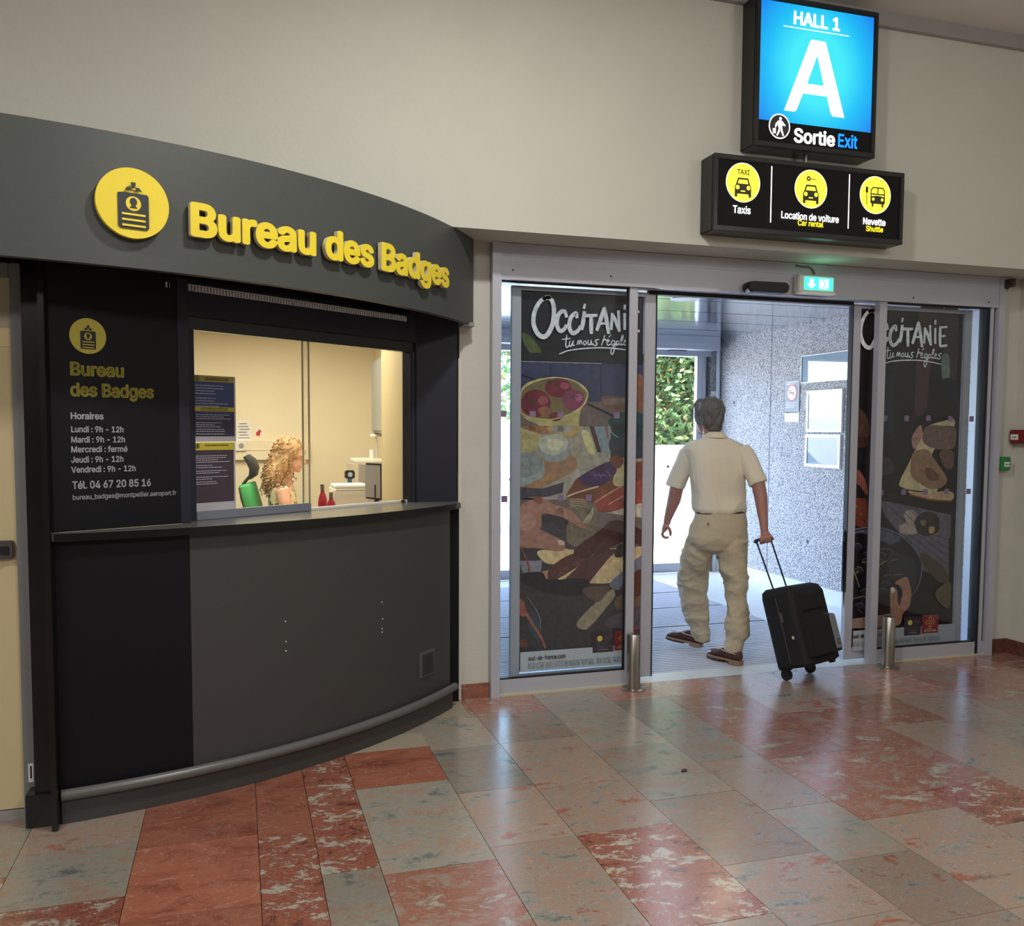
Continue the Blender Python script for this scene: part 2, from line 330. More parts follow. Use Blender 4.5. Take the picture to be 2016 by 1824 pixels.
class Print:
    """flat print: coloured 2D shapes stacked in thin layers on a plane origin+u*x+v*y, n towards the viewer"""
    def __init__(s, o, u, v, n, step=.00025):
        s.o, s.u, s.vv, s.n = Vector(o), Vector(u), Vector(v), Vector(n); s.V = []; s.F = []; s.Cc = []; s.k = 1; s.step = step
        s.fn = None
    def put(s, x, y):
        if s.fn: return s.fn(x, y, s.k*s.step)
        return s.o+s.u*x+s.vv*y+s.n*(s.k*s.step)
    def raw(s, pts, faces, col):
        b = len(s.V); s.V += [tuple(s.put(x, y)) for x, y in pts]; s.F += [tuple(b+i for i in f) for f in faces]; s.Cc += [col]*len(faces)
    def poly(s, pts, col): s.raw(pts, [tuple(range(len(pts)))], col); s.k += 1; return s
    def rect(s, x0, y0, x1, y1, col): return s.poly([(x0, y0), (x1, y0), (x1, y1), (x0, y1)], col)
    def circ(s, x, y, r, col, ry=None, n=32, rot=0):
        ry = ry or r; c, q = math.cos(rot), math.sin(rot)
        return s.poly([(x+r*math.cos(t)*c-ry*math.sin(t)*q, y+r*math.cos(t)*q+ry*math.sin(t)*c) for t in [2*math.pi*i/n for i in range(n)]], col)
    def blob(s, pts, col, sub=5):
        out = []; n = len(pts)
        for i in range(n):
            p0, p1, p2, p3 = [np.array(pts[(i+k-1) % n], float) for k in range(4)]
            for j in range(sub):
                t = j/sub; out.append(tuple(.5*((2*p1)+(-p0+p2)*t+(2*p0-5*p1+4*p2-p3)*t*t+(-p0+3*p1-3*p2+p3)*t**3)))
        return s.poly(out, col)
    def stroke(s, pts, wd, col, taper=True, smooth=True):
        pts = [np.array(p, float) for p in pts]
        if smooth and len(pts) > 2:
            o = []
            for i in range(len(pts)-1):
                p0 = pts[max(i-1, 0)]; p1 = pts[i]; p2 = pts[i+1]; p3 = pts[min(i+2, len(pts)-1)]
                for j in range(5):
                    t = j/5; o.append(.5*((2*p1)+(-p0+p2)*t+(2*p0-5*p1+4*p2-p3)*t*t+(-p0+3*p1-3*p2+p3)*t**3))
            pts = o+[pts[-1]]
        L = []; Rr = []; n = len(pts)
        for i, p in enumerate(pts):
            d = pts[min(i+1, n-1)]-pts[max(i-1, 0)]; d = d/(np.hypot(*d)+1e-9); q = np.array([-d[1], d[0]])
            ww = wd*.5*(1 if not taper else (.75+.25*math.sin(math.pi*i/(n-1))))
            if i == 0: p = p-d*wd*.2
            if i == n-1: p = p+d*wd*.2
            L.append(tuple(p+q*ww)); Rr.append(tuple(p-q*ww))
        s.raw(L+Rr, [(i, i+1, n+i+1, n+i) for i in range(n-1)], col); s.k += .2; return s
    def text(s, t, x, y, w, cap=None, col=(1, 1, 1, 1), bold=0, center=False, shear=0):
        v, f = text2d(t, bold, 3); v = fit(v, w, cap/CAP if cap else None)
        if center: v[:, 0] -= w/2
        v[:, 0] += shear*v[:, 1]
        s.raw([(x+a, y+b) for a, b in v], f, col); s.k += 1; return s
    def build(s, name, m, parent=None):
        me = bpy.data.meshes.new(name); me.from_pydata(s.V, [], s.F)
        ca = me.color_attributes.new('Col', 'FLOAT_COLOR', 'CORNER')
        arr = []
        for p, c in zip(me.polygons, s.Cc):
            arr += list(c)*len(p.vertices)
        ca.data.foreach_set('color', arr)
        # face towards n
        if not s.fn:
            bm = bmesh.new(); bm.from_mesh(me)
            for f in bm.faces:
                if f.normal.dot(s.n) < 0: f.normal_flip()
            bm.to_mesh(me); bm.free()
        o = mesh_obj(name, me, m)
        if parent: adopt(parent, o)
        return o
M_PRINT = attr_mat('print_ink', .45, 0, .06, 60)
M_POSTER = attr_mat('poster_ink', .35, 0, .3, 30)
M_LIT = attr_mat('backlit_print', .3, 1.0, .0, 5)

# ================================================================== SETTING
YB, YD, ZS = 4.58, 4.90, 2.603       # bulkhead plane, door wall plane, soffit height
XR, XL = 5.18, -4.2
ZC = 4.04
st = lambda o: tag(o, kind='structure')
# floor
fl = MB().box((XL, -6, -.2), (XR, YD+.02, -.012)).build('floor', mat('floor_bed', srgb(120, 104, 90), .35, nscale=6, namt=.2)); st(fl)
tag(fl, 'polished red and grey marble slab floor of the hall')
random.seed(4)
rows = [-2.44, -2.0, -1.6, -1.19, -.78, -.375, .055, .26, .465, .875, 1.22, 1.63, 2.04, 2.37, 2.83, 3.24, 3.65, 4.06, 4.47, 4.88, XR]
fixed = {-.375: [(2.3, M_RED), (2.93, M_RED), (3.45, M_RED), (4.1, M_RED)],
         .055: [(2.2, M_REDV), (3.41, M_RED), (4.2, M_RED)],
         .26: [(2.4, M_GREY), (3.06, M_REDV), (3.42, M_REDV), (4.2, M_RED)],
         .465: [(2.3, M_PINK), (3.0, M_GREY), (3.765, M_RED), (4.4, M_GREY)],
         .875: [(2.4, M_MIX), (3.09, M_MIX), (3.6, M_GREY), (4.13, M_GREY), (4.6, M_PINK)],
         1.22: [(2.4, M_REDV), (3.09, M_MIX), (3.55, M_MIX), (4.13, M_MIX), (4.55, M_PINK)],
         1.63: [(2.3, M_MIX), (2.72, M_MIX), (3.3, M_GREY), (3.92, M_GREY), (4.35, M_GREY)],
         2.04: [(2.2, M_MIX), (2.63, M_GREY), (3.08, M_MIX), (3.63, M_GREY), (4.21, M_GREY), (4.6, M_PINK)],
         2.37: [(2.2, M_MIX), (2.89, M_PINK), (3.57, M_PINK), (4.2, M_PINK), (4.6, M_PINK)],
         2.83: [(2.2, M_MIX), (2.7, M_REDV), (3.07, M_PINK), (3.55, M_PINK), (4.15, M_MIX)],
         }
for i in range(len(rows)-1):
    x0, x1 = rows[i], rows[i+1]
    yy = 1.6; cuts = []
    if x0 in fixed: cuts = [(1.6, M_MIX)]+fixed[x0]
    else:
        yy = 1.6+random.random()*.2
        cuts = [(1.6, M_PINK)]
        while yy < 4.5:
            yy += random.choice([.41, .5, .62]); cuts.append((yy, random.choice([M_PINK, M_PINK, M_GREY, M_MIX, M_RED, M_MIX] if x0 > 0 else [M_MIX, M_REDV, M_GREY])))
    cuts = [c for c in cuts if c[0] < 4.78]
    ends = [c[0] for c in cuts[1:]]+[YD]
    for (y0, mt), y1 in zip(cuts, ends):
        g = .0012
        b = MB().box((x0+g, y0+g, -.012), (x1-g, y1-g, random.uniform(-.0004, .0002))).build('tile', mt, fl)
# rest of the hall floor behind the photographer: one joined field of slabs
b = MB()
for i in range(len(rows)-1):
    yy = -6
    while yy < 1.55:
        y1 = min(1.597, yy+.55); b.box((rows[i]+.0012, yy+.001, -.012), (rows[i+1]-.0012, y1-.001, 0)); yy = y1
b.box((XL, -6, -.012), (-2.442, 4.9, 0))
o = b.build('tile', M_MIX, fl); tag(o, kind='stuff')

# walls
wb = MB().box((XL, YB, ZS), (XR+1, YD+.2, ZC+.3)).build('wall_back', M_WALL); st(wb)
tag(wb, 'cream painted wall above the badge office and exit doors')
wp = MB().box((1.20, YD, 0), (1.378, YD+.2, ZS)).build('wall_left', M_WALL2); st(wp)
tag(wp, 'narrow scuffed cream wall pier between badge office and doors')
tc_ = MB().box((1.192, YD-.012, 0), (1.212, YD, 1.95)).build('trim_1', mat('trim_white', srgb(205, 200, 190), .5)); st(tc_)
wr = MB().box((5.006, YD, 0), (XR, YD+.2, ZS)).build('wall_recess', M_WALL2); st(wr); wr.name = 'wall_front'
tag(wr, 'short cream wall strip right of the exit doors')
wri = MB().box((XR, -6, 0), (XR+.2, YD+.2, ZC)).build('wall_right', M_WALL2); st(wri)
wli = MB().box((XL-.2, -6, 0), (XL, YD, ZC)).build('wall_far', M_WALL); st(wli)
wbe = MB().box((XL-.2, -6.2, 0), (XR+.2, -6, ZC)).build('wall_behind', mat('hall_far_wall', srgb(110, 104, 100), .7, nscale=1.2, namt=.3)); st(wbe)
cl = MB().box((XL-.2, -6.2, ZC), (XR+.2, YB+.02, ZC+.15)).build('ceiling', M_CEIL); st(cl)
tr = MB().box((XL, YB-.035, 3.955), (XR, YB-.0005, ZC-.0005)).build('trim_shade_band', M_TRIMG); st(tr)  # grey strip put in to paint the shaded band below the ceiling
# baseboards of red marble
M_BASE = marble('marble_dark_red', [(.38, DKR), (.5, srgb(104, 58, 50)), (.6, DKR), (.66, srgb(120, 84, 74))], 5, veinamt=.2, darkamt=.4)
st(MB().box((1.214, YD-.014, 0), (1.376, YD-.0005, .085)).build('baseboard_left', M_RED))
st(MB().box((5.012, YD-.014, 0), (XR-.0005, YD-.0005, .10)).build('baseboard_front', M_BASE))
st(MB().box((XR-.014, -5.9, 0), (XR-.0005, YD-.0145, .10)).build('baseboard_right', M_BASE))

# ================================================================== AUTOMATIC DOORS (inner)
d2 = empty('door_2', (3.2, YD, 0)); tag(d2, 'grey aluminium automatic sliding exit doors with food posters', kind='structure')
f = MB()
f.box((1.379, 4.85, 0), (1.432, 5.08, ZS-.001)).box((4.955, 4.85, 0), (5.005, 5.08, ZS-.001))
par(f.build('jamb', M_ALU), d2)
f = MB().box((1.432, 4.86, 2.397), (4.955, 5.08, 2.60)).box((1.432, 4.856, 2.53), (4.955, 4.86, 2.60)).box((1.432, 4.857, 2.397), (4.955, 4.86, 2.412))
par(f.build('header', M_ALU), d2)
par(MB().box((2.40, 4.95, 2.375), (3.86, 5.0, 2.397)).build('header_seal', M_RUB), d2)
for x, z in ((1.50, 2.452), (2.10, 2.45), (4.25, 2.43), (4.87, 2.43)):
    par(MB().cyl((x, 4.86, z), (x, 4.857, z), .005, 10).build('screw', M_RUB), d2)
def side(x0, x1, st0, st1, flip):
    # fixed glazed panel: x0..x1 glass span, stile st0..st1
    f = MB().box((st0, 4.878, 0), (st1, 4.93, 2.397))
    par(f.build('stile', M_ALU), d2)
    xa, xb = (1.432, st0) if not flip else (st1, 4.955)
    par(MB().box((xa, 4.882, .012), (xb, 4.925, .095)).build('bottom_rail', M_ALU), d2)
    par(MB().box((xa, 4.872, 0), (xb, 4.93, .012)).build('threshold', mat('threshold_pale', srgb(190, 186, 160), .5)), d2)
    gk = MB(); g = .008
    gk.box((xa, 4.89, .095), (xb, 4.915, .095+g)).box((xa, 4.89, 2.397-g), (xb, 4.915, 2.397)).box((xa, 4.89, .095), (xa+.003, 4.915, 2.397)).box((xb-.006, 4.89, .095), (xb, 4.915, 2.397))
    par(gk.build('gasket', M_RUB), d2)
    par(MB().box((xa+.003, 4.90, .103), (xb-.006, 4.906, 2.389)).build('pane', M_GLASS), d2)
side(1.433, 2.232, 2.232, 2.284, False)
side(4.063, 4.879, 4.007, 4.063, True)
# white-lit right jamb post beside the right panel
par(MB().box((4.885, 4.878, 0), (4.905, 4.95, 2.397)).build('stile', M_RUB), d2)
par(MB().box((4.905, 4.87, 0), (4.93, 4.95, 2.397)).build('stile', M_ALU), d2)
def slider(xa, xb, edge_l, edge_r):
    """sliding leaf from xa to xb with stile widths"""
    f = MB().box((xa, 4.965, .02), (xa+edge_l, 5.0, 2.385)).box((xb-edge_r, 4.965, .02), (xb, 5.0, 2.385))
    t = empty('sliding_leaf', ((xa+xb)/2, 4.98, 0)); adopt(d2, t)
    bpy.context.view_layer.update()
    par(f.build('leaf_stiles', M_ALU), t)
    par(MB().box((xa+edge_l, 4.967, .02), (xb-edge_r, 4.998, .10)).build('leaf_rail', M_ALU), t)
    par(MB().box((xa+edge_l, 4.967, 2.36), (xb-edge_r, 4.998, 2.385)).build('leaf_rail', M_ALU), t)
    par(MB().box((xa+edge_l, 4.986, .10), (xb-edge_r, 4.992, 2.36)).build('leaf_pane', M_GLASS), t)
    return t
lf1 = slider(1.53, 2.445, .055, .072)
lf2 = slider(3.87, 4.838, .062, .055)
par(MB().box((2.445, 4.96, .02), (2.452, 5.0, 2.385)).build('leaf_seal', M_RUB), d2)
par(MB().box((3.863, 4.96, .48), (3.87, 5.0, 2.385)).build('leaf_seal', M_RUB), d2)

# ---- posters (flat prints on the sliding leaves)
YPO = 4.984
def poster_space(YP):
    def g(X): return X
    return g
def px_print(t):
    p = Print((0, YPO, 0), (1, 0, 0), (0, 0, 1), (0, -1, 0), .00018); return p
def cv(ox, oy, sc):
    return lambda pts: [(lambda q: (q.x, q.z))(on_y(ox+a/sc, oy+b/sc, YPO)) for a, b in pts]
def K(r, g, b):
    a = (r+g+b)/3; f = lambda c: min(255, (c*.78+a*.22)*1.14)
    return srgb(f(r), f(g), f(b))
A1 = cv(960, 540, 5.7); A2 = cv(1000, 840, 6.952); A3 = cv(1000, 1080, 6.514)
XA, XB = 1.588, 2.37
p = px_print(None)
p.rect(XA, .112, XB, 2.375, K(32, 31, 42))
p.blob(A1([(385, 660), (470, 690), (560, 790), (608, 880), (596, 945), (520, 955), (450, 850), (400, 760)]), K(78, 92, 48))
p.poly(A1([(372, 880), (1780, 900), (1780, 1010), (372, 985)]), K(34, 36, 40))
p.poly(A1([(372, 985), (1790, 1020), (1790, 1480), (372, 1420)]), K(52, 58, 92))
p.poly(A1([(700, 1000), (712, 1000), (712, 1400), (700, 1400)]), K(30, 32, 56)); p.poly(A1([(1265, 1010), (1277, 1010), (1277, 1400), (1265, 1400)]), K(34, 36, 60))
p.poly(A1([(372, 975), (1280, 1000), (1280, 1008), (372, 983)]), K(150, 150, 160))
p.poly(A1([(372, 1420), (1790, 1440), (1790, 1900), (372, 1900)]), K(108, 88, 84))
p.blob(A1([(1280, 1380), (1400, 1370), (1790, 1420), (1790, 1540), (1330, 1500)]), K(110, 74, 60)); p.blob(A1([(1320, 1400), (1540, 1400), (1540, 1460), (1325, 1462)]), K(120, 100, 92))
p.stroke(A1([(1120, 1460), (1300, 1540), (1420, 1600)]), .014, K(24, 26, 44))
p.stroke(A1([(380, 1130), (560, 1200)]), .014, K(30, 32, 56))
p.blob(A1([(1650, 1140), (1780, 1190), (1790, 1450), (1650, 1500)]), K(128, 78, 54))
# yellow bowl
p.blob(A1([(380, 1290), (520, 1190), (740, 1158), (960, 1190), (1110, 1310), (1120, 1400), (1040, 1540), (1010, 1740), (900, 1800), (700, 1800), (560, 1690), (380, 1580)]), K(176, 160, 96))
p.blob(A1([(390, 1310), (540, 1210), (740, 1172), (950, 1202), (1090, 1310), (1100, 1400), (1000, 1530), (760, 1620), (480, 1610), (380, 1560)]), K(118, 100, 62))
for cx, cy, rx, ry, c in ((540, 1450, 165, 155, (112, 34, 48)), (790, 1275, 150, 110, (118, 34, 54)), (960, 1410, 120, 120, (128, 50, 84)), (760, 1600, 70, 50, (120, 40, 50))):
    p.blob(A1([(cx+rx*math.cos(t*.785), cy+ry*math.sin(t*.785)) for t in range(8)]), K(*c))
    p.blob(A1([(cx+rx*.5+rx*.35*math.cos(t*.785), cy-ry*.2+ry*.35*math.sin(t*.785)) for t in range(8)]), K(min(255, c[0]+40), c[1]+30, c[2]+30))
for cx, cy in ((490, 1420), (735, 1215), (955, 1370)):
    for a in range(5): p.stroke(A1([(cx, cy), (cx+60*math.cos(a*1.25), cy+45*math.sin(a*1.25))]), .006, K(58, 66, 44))
p.blob(A1([(560, 1520), (660, 1480), (690, 1560), (620, 1600)]), K(150, 84, 60))
p.stroke(A1([(380, 1560), (480, 1612), (700, 1632), (900, 1580), (1060, 1480), (1115, 1380), (1100, 1290), (960, 1195), (740, 1160), (540, 1200), (385, 1290)]), .006, K(205, 190, 120))
# green bowl
p.blob(A1([(1350, 1680), (1420, 1580), (1560, 1545), (1720, 1560), (1790, 1620), (1790, 1830), (1560, 1900), (1420, 1850)]), K(38, 72, 74))
p.blob(A2([(1385, 0), (1870, 0), (1870, 400), (1500, 380), (1400, 200)]), K(34, 58, 64))
p.stroke(A1([(1355, 1690), (1400, 1790), (1520, 1860)]), .005, K(130, 160, 150))
# table, cloth, boards
p.poly(A2([(160, 0), (1400, 0), (1400, 420), (1870, 420), (1870, 980), (160, 980)]), K(150, 140, 122))
p.blob(A2([(160, 10), (440, 60), (430, 180), (360, 330), (160, 360)]), K(168, 152, 96)); p.blob(A2([(180, 0), (600, 0), (520, 110), (300, 60)]), K(150, 98, 66))
p.blob(A2([(560, 0), (960, 0), (900, 120), (700, 170), (580, 90)]), K(176, 140, 78)); p.blob(A2([(600, 0), (880, 0), (800, 90), (640, 80)]), K(150, 146, 138))
p.poly(A2([(1110, 0), (1175, 0), (1275, 355), (1220, 355)]), K(74, 50, 52)); p.poly(A2([(1175, 0), (1380, 0), (1395, 380), (1275, 360)]), K(118, 132, 142)); p.poly(A2([(1320, 0), (1345, 0), (1375, 150), (1355, 150)]), K(140, 66, 84))
p.blob(A2([(1390, 180), (1600, 150), (1870, 180), (1870, 420), (1500, 420), (1400, 360)]), K(52, 58, 68)); p.blob(A2([(1000, 80), (1100, 80), (1190, 360), (1090, 350)]), K(190, 182, 120))
p.blob(A2([(160, 560), (480, 420), (820, 370), (945, 480), (900, 600), (560, 780), (360, 860), (160, 850)]), K(166, 116, 78)); p.blob(A2([(500, 480), (800, 400), (930, 480), (860, 590), (600, 660)]), K(150, 108, 80))
for pts, c in (([(400, 220), (520, 120), (700, 105), (820, 200), (850, 340), (760, 460), (640, 490), (470, 430)], (132, 138, 136)), ([(400, 210), (520, 125), (700, 110), (815, 200), (780, 320), (640, 390), (480, 350)], (168, 168, 150)), ([(540, 190), (680, 170), (740, 230), (690, 330), (570, 310)], (190, 184, 150)),
               ([(160, 380), (360, 380), (470, 470), (500, 600), (470, 680), (300, 780), (160, 790)], (140, 148, 146)), ([(160, 380), (360, 385), (465, 470), (460, 590), (330, 670), (160, 680)], (122, 130, 128))):
    p.blob(A2(pts), K(*c))
p.poly(A2([(160, 830), (470, 850), (760, 760), (740, 900), (520, 960), (330, 960), (160, 1000)]), K(72, 66, 78))
p.blob(A2([(830, 860), (760, 980), (500, 960), (490, 1010), (640, 1060), (900, 1050), (1100, 700), (940, 600)]), K(160, 152, 150))
# ham
p.blob(A2([(790, 980), (860, 820), (980, 680), (1380, 480), (1560, 560), (1700, 500), (1870, 520), (1870, 1000), (1560, 1130), (1380, 1190), (1180, 1160), (960, 1080)]), K(122, 62, 42))
p.blob(A2([(1430, 860), (1580, 780), (1860, 760), (1860, 1050), (1500, 1150), (1250, 1150), (1160, 1030)]), K(158, 62, 50))
p.blob(A2([(1480, 560), (1560, 500), (1600, 760), (1500, 820), (1430, 760)]), K(190, 170, 120))
p.blob(A2([(960, 710), (1180, 570), (1390, 480), (1480, 580), (1420, 700), (1240, 820), (1060, 810)]), K(66, 38, 84))
p.blob(A2([(1385, 450), (1460, 400), (1560, 430), (1560, 520), (1470, 580)]), K(118, 60, 44))
p.stroke(A2([(800, 960), (950, 900), (1230, 820)]), .010, K(200, 178, 150)); p.stroke(A2([(1180, 1040), (1400, 900), (1590, 790)]), .005, K(210, 170, 120)); p.stroke(A2([(1360, 1070), (1480, 1000), (1590, 940)]), .005, K(210, 180, 150))
for i in range(9):
    p.stroke(A2([(1080+i*36, 600+((i*53) % 90)), (1130+i*36, 640+((i*31) % 70))]), .003, K(150, 120, 170))
p.blob(A2([(1180, 1200), (1400, 1170), (1860, 1050), (1860, 1300), (1500, 1240), (1250, 1450), (1180, 1440)]), K(182, 168, 150))
# dark lower table + bread boards
p.poly(A2([(160, 1000), (780, 1000), (1180, 1160), (1870, 1250), (1870, 1810), (160, 1810)]), K(112, 94, 88))
p.poly(A3([(140, 0), (1730, 0), (1730, 1330), (140, 1330)]), K(58, 54, 62))
p.blob(A3([(380, 30), (720, 20), (700, 130), (560, 200), (440, 160)]), K(212, 178, 126))
p.blob(A3([(640, 0), (1400, 0), (1740, 0), (1740, 330), (1300, 440), (980, 440), (640, 400)]), K(208, 172, 122))
p.blob(A3([(430, 300), (540, 290), (500, 400), (440, 390)]), K(190, 130, 90))
p.poly(A3([(140, 160), (430, 150), (410, 330), (190, 340)]), K(126, 122, 136)); p.stroke(A3([(170, 0), (240, 160), (270, 310)]), .012, K(130, 70, 60))
p.blob(A2([(440, 1220), (820, 1240), (1050, 1390), (1190, 1480), (1000, 1660), (760, 1660), (480, 1450)]), K(74, 68, 76))
p.blob(A2([(780, 1000), (900, 980), (1180, 1060), (1200, 1250), (1180, 1480), (960, 1640), (800, 1560), (820, 1300), (1000, 1340), (960, 1180)]), K(120, 104, 84))
for k in range(4): p.stroke(A2([(830, 1020+k*30), (940, 990+k*30), (1060, 1010+k*30)]), .004, K(190, 150, 116))
for k in range(5): p.stroke(A2([(1000+k*10, 1320-k*10), (1100, 1300-k*24), (1160, 1180-k*20)]), .003, K(190, 180, 150))
# sausages
for pts, c in (([(500, 330), (560, 220), (760, 90), (1000, 20), (1040, 100), (900, 220), (640, 380), (520, 400)], (92, 52, 50)), ([(700, 420), (860, 260), (1020, 60), (1380, 10), (1260, 150), (1060, 400), (940, 540), (760, 520)], (88, 50, 56)),
               ([(140, 330), (420, 300), (520, 400), (900, 380), (1040, 430), (900, 600), (460, 560), (180, 440)], (40, 38, 50)), ([(1400, -40), (1480, -40), (1480, 90), (1360, 100)], (56, 46, 46))):
    p.blob(A3(pts), K(*c))
p.blob(A2([(1250, 1420), (1400, 1290), (1570, 1300), (1860, 1450), (1860, 1640), (1600, 1560), (1300, 1720), (1000, 1800), (900, 1680)]), K(80, 44, 46))
for k in range(16):
    a = random.random(); b_ = random.random()
    q = A3([(560+a*500, 330-a*260+b_*60), (600+a*500, 300-a*260+b_*60)]); p.stroke(q, .004, K(120+int(b_*40), 84, 90))
# hand
p.blob(A2([(160, 1100), (330, 1000), (430, 960), (520, 1010), (640, 1070), (830, 1130), (960, 1260), (1060, 1370), (1000, 1390), (820, 1290), (700, 1230), (470, 1190), (450, 1290), (420, 1400), (160, 1420)]), K(166, 112, 94))
p.blob(A2([(160, 1360), (400, 1400), (560, 1470), (700, 1540), (770, 1610), (740, 1690), (560, 1690), (380, 1660), (160, 1630)]), K(160, 108, 92))
p.blob(A2([(670, 1560), (740, 1560), (770, 1610), (700, 1620)]), K(206, 164, 148)); p.blob(A2([(330, 1000), (420, 960), (470, 1000), (420, 1060)]), K(150, 72, 60))
p.blob(A2([(160, 1200), (300, 1180), (380, 1300), (300, 1400), (160, 1400)]), K(176, 124, 108))
# knife + handle
p.blob(A3([(1290, 460), (1470, 280), (1740, 60), (1740, 200), (1480, 440), (1400, 530)]), K(106, 108, 128))
p.blob(A3([(870, 960), (1000, 800), (1300, 530), (1360, 580), (1320, 670), (1040, 1000), (930, 1030)]), K(148, 132, 104))
p.blob(A3([(940, 520), (1280, 480), (1200, 640), (1100, 680)]), K(96, 76, 66)); p.blob(A3([(1380, 620), (1730, 560), (1730, 760), (1460, 780), (1380, 780)]), K(106, 82, 62)); p.blob(A3([(1260, 900), (1740, 720), (1740, 1010), (1300, 1020)]), K(82, 72, 84))
p.blob(A3([(1590, 330), (1730, 280), (1730, 560), (1590, 590)]), K(92, 46, 34)); p.blob(A3([(140, 1180), (220, 1160), (240, 1250), (140, 1260)]), K(104, 58, 46))
p.stroke(A3([(240, 620), (340, 760), (400, 900), (400, 1060), (380, 1200)]), .006, K(110, 112, 126)); p.blob(A3([(240, 830), (340, 840), (400, 1000), (380, 1180), (260, 1040)]), K(58, 70, 84))
p.stroke(A3([(140, 660), (200, 780), (300, 960), (400, 1110), (470, 1270)]), .017, K(158, 86, 68)); p.blob(A3([(140, 640), (210, 720), (220, 860), (140, 840)]), K(150, 76, 62))
p.stroke(A3([(1715, 790), (1620, 1000)]), .003, K(30, 20, 26)); p.poly(A3([(1580, 1010), (1625, 1010), (1620, 1100), (1580, 1100)]), K(180, 34, 48))
# white strip and logos
p0, p = p, px_print(None); p.k = 160
p.poly([(XA, .112), (XB, .112), (XB, .232), (XA, .232)], K(176, 180, 186))
def logos(p, x0, x1, z0, z1, x2, mirror=None):
    w = x1-x0; h = z1-z0
    p.rect(x0, z0, x1, z1, K(52, 36, 52)); p.circ(x0+w*.34, z0+h*.68, w*.13, K(222, 196, 60))
    p.text('Sud', x0+w*.45, z0+h*.62, w*.4, h*.2, K(235, 232, 230), .02, shear=.3); p.text('de', x0+w*.5, z0+h*.43, w*.24, h*.15, K(235, 232, 230), .02, shear=.3); p.text('France', x0+w*.18, z0+h*.22, w*.68, h*.17, K(235, 232, 230), .02, shear=.3)
    p.rect(x0+w*.27, z0+h*.12, x0+w*.75, z0+h*.15, K(150, 140, 150))
    x3 = x2+w
    p.rect(x2, z0+h*.04, x3, z1+h*.03, K(138, 36, 38))
    cx, cz, r = (x2+x3)/2, z0+h*.64, w*.27
    for a in range(4):   # pointed cross of four arms with beads
        t = a*math.pi/2; c, s_ = math.cos(t), math.sin(t)
        q = [(cx+r*(u*c-v*s_), cz+r*(u*s_+v*c)) for u, v in ((.12, .10), (.7, .32), (1.0, 0), (.7, -.32), (.12, -.10))]
        for i in range(4): p.stroke([q[i], q[i+1]], w*.035, K(214, 150, 60), smooth=False)
        for u, v in ((.75, .36), (1.08, 0), (.75, -.36)): p.circ(cx+r*(u*c-v*s_), cz+r*(u*s_+v*c), w*.03, K(214, 150, 60), n=8)
    p.rect(x2+w*.2, z0+h*.27, x2+w*.55, z0+h*.29, K(210, 170, 160)); p.text('OCCITANIE', x2+w*.14, z0+h*.14, w*.72, h*.09, K(225, 205, 200))
LA = A3([(1062, 1340), (1332, 1050)])
logos(p, LA[0][0], LA[1][0], .196, .322, LA[1][0]+.005)
q = A3([(240, 1410), (712, 1410)]); p.text('sud-de-france.com', q[0][0], .180, q[1][0]-q[0][0], .025, K(34, 34, 40), .015)
q = A3([(235, 1500), (1460, 1500)]); p.text('POUR VOTRE SANTÉ, ÉVITEZ DE MANGER TROP GRAS, TROP SUCRÉ, TROP SALÉ. MANGER', q[0][0], .130, q[1][0]-q[0][0]+.09, .034, K(120, 122, 130))
p.build('poster_caption', M_PRINT, lf1); p = p0
# brush lettering
TW = K(206, 208, 216)
def occitanie(p, fx, w):
    L = lambda pts, ww=w, **k: p.stroke(fx(pts), ww, TW, **k)
    L([(690, 262), (590, 300), (520, 420), (505, 560), (560, 680), (640, 700), (710, 590), (735, 430), (715, 310), (660, 262), (620, 285)], w*1.1)
    L([(875, 480), (850, 420), (790, 450), (765, 560), (800, 640), (850, 620), (870, 580)]); L([(990, 490), (980, 440), (925, 490), (905, 590), (940, 665), (1000, 640), (1030, 590)])
    L([(1075, 430), (1060, 540), (1045, 620)]); L([(1080, 345), (1070, 385)], w*.8); L([(1060, 465), (1140, 470), (1215, 465)], w*.8); L([(1150, 480), (1150, 580), (1152, 665)])
    L([(1215, 630), (1260, 500), (1295, 390)]); L([(1295, 385), (1320, 500), (1345, 665)]); L([(1225, 560), (1330, 555)], w*.7, smooth=False)
    L([(1375, 620), (1385, 450)], w*.9, smooth=False); L([(1385, 455), (1425, 530), (1465, 640)], w*.9); L([(1465, 640), (1455, 420)], w*.9, smooth=False)
    L([(1525, 450), (1525, 620)], w*.9, smooth=False); L([(1528, 355), (1525, 395)], w*.8, smooth=False)
    L([(1595, 430), (1590, 540), (1592, 650)], w*.9); L([(1590, 435), (1685, 425)], w*.7, smooth=False); L([(1595, 540), (1660, 530)], w*.7, smooth=False); L([(1595, 655), (1685, 640)], w*.8, smooth=False)
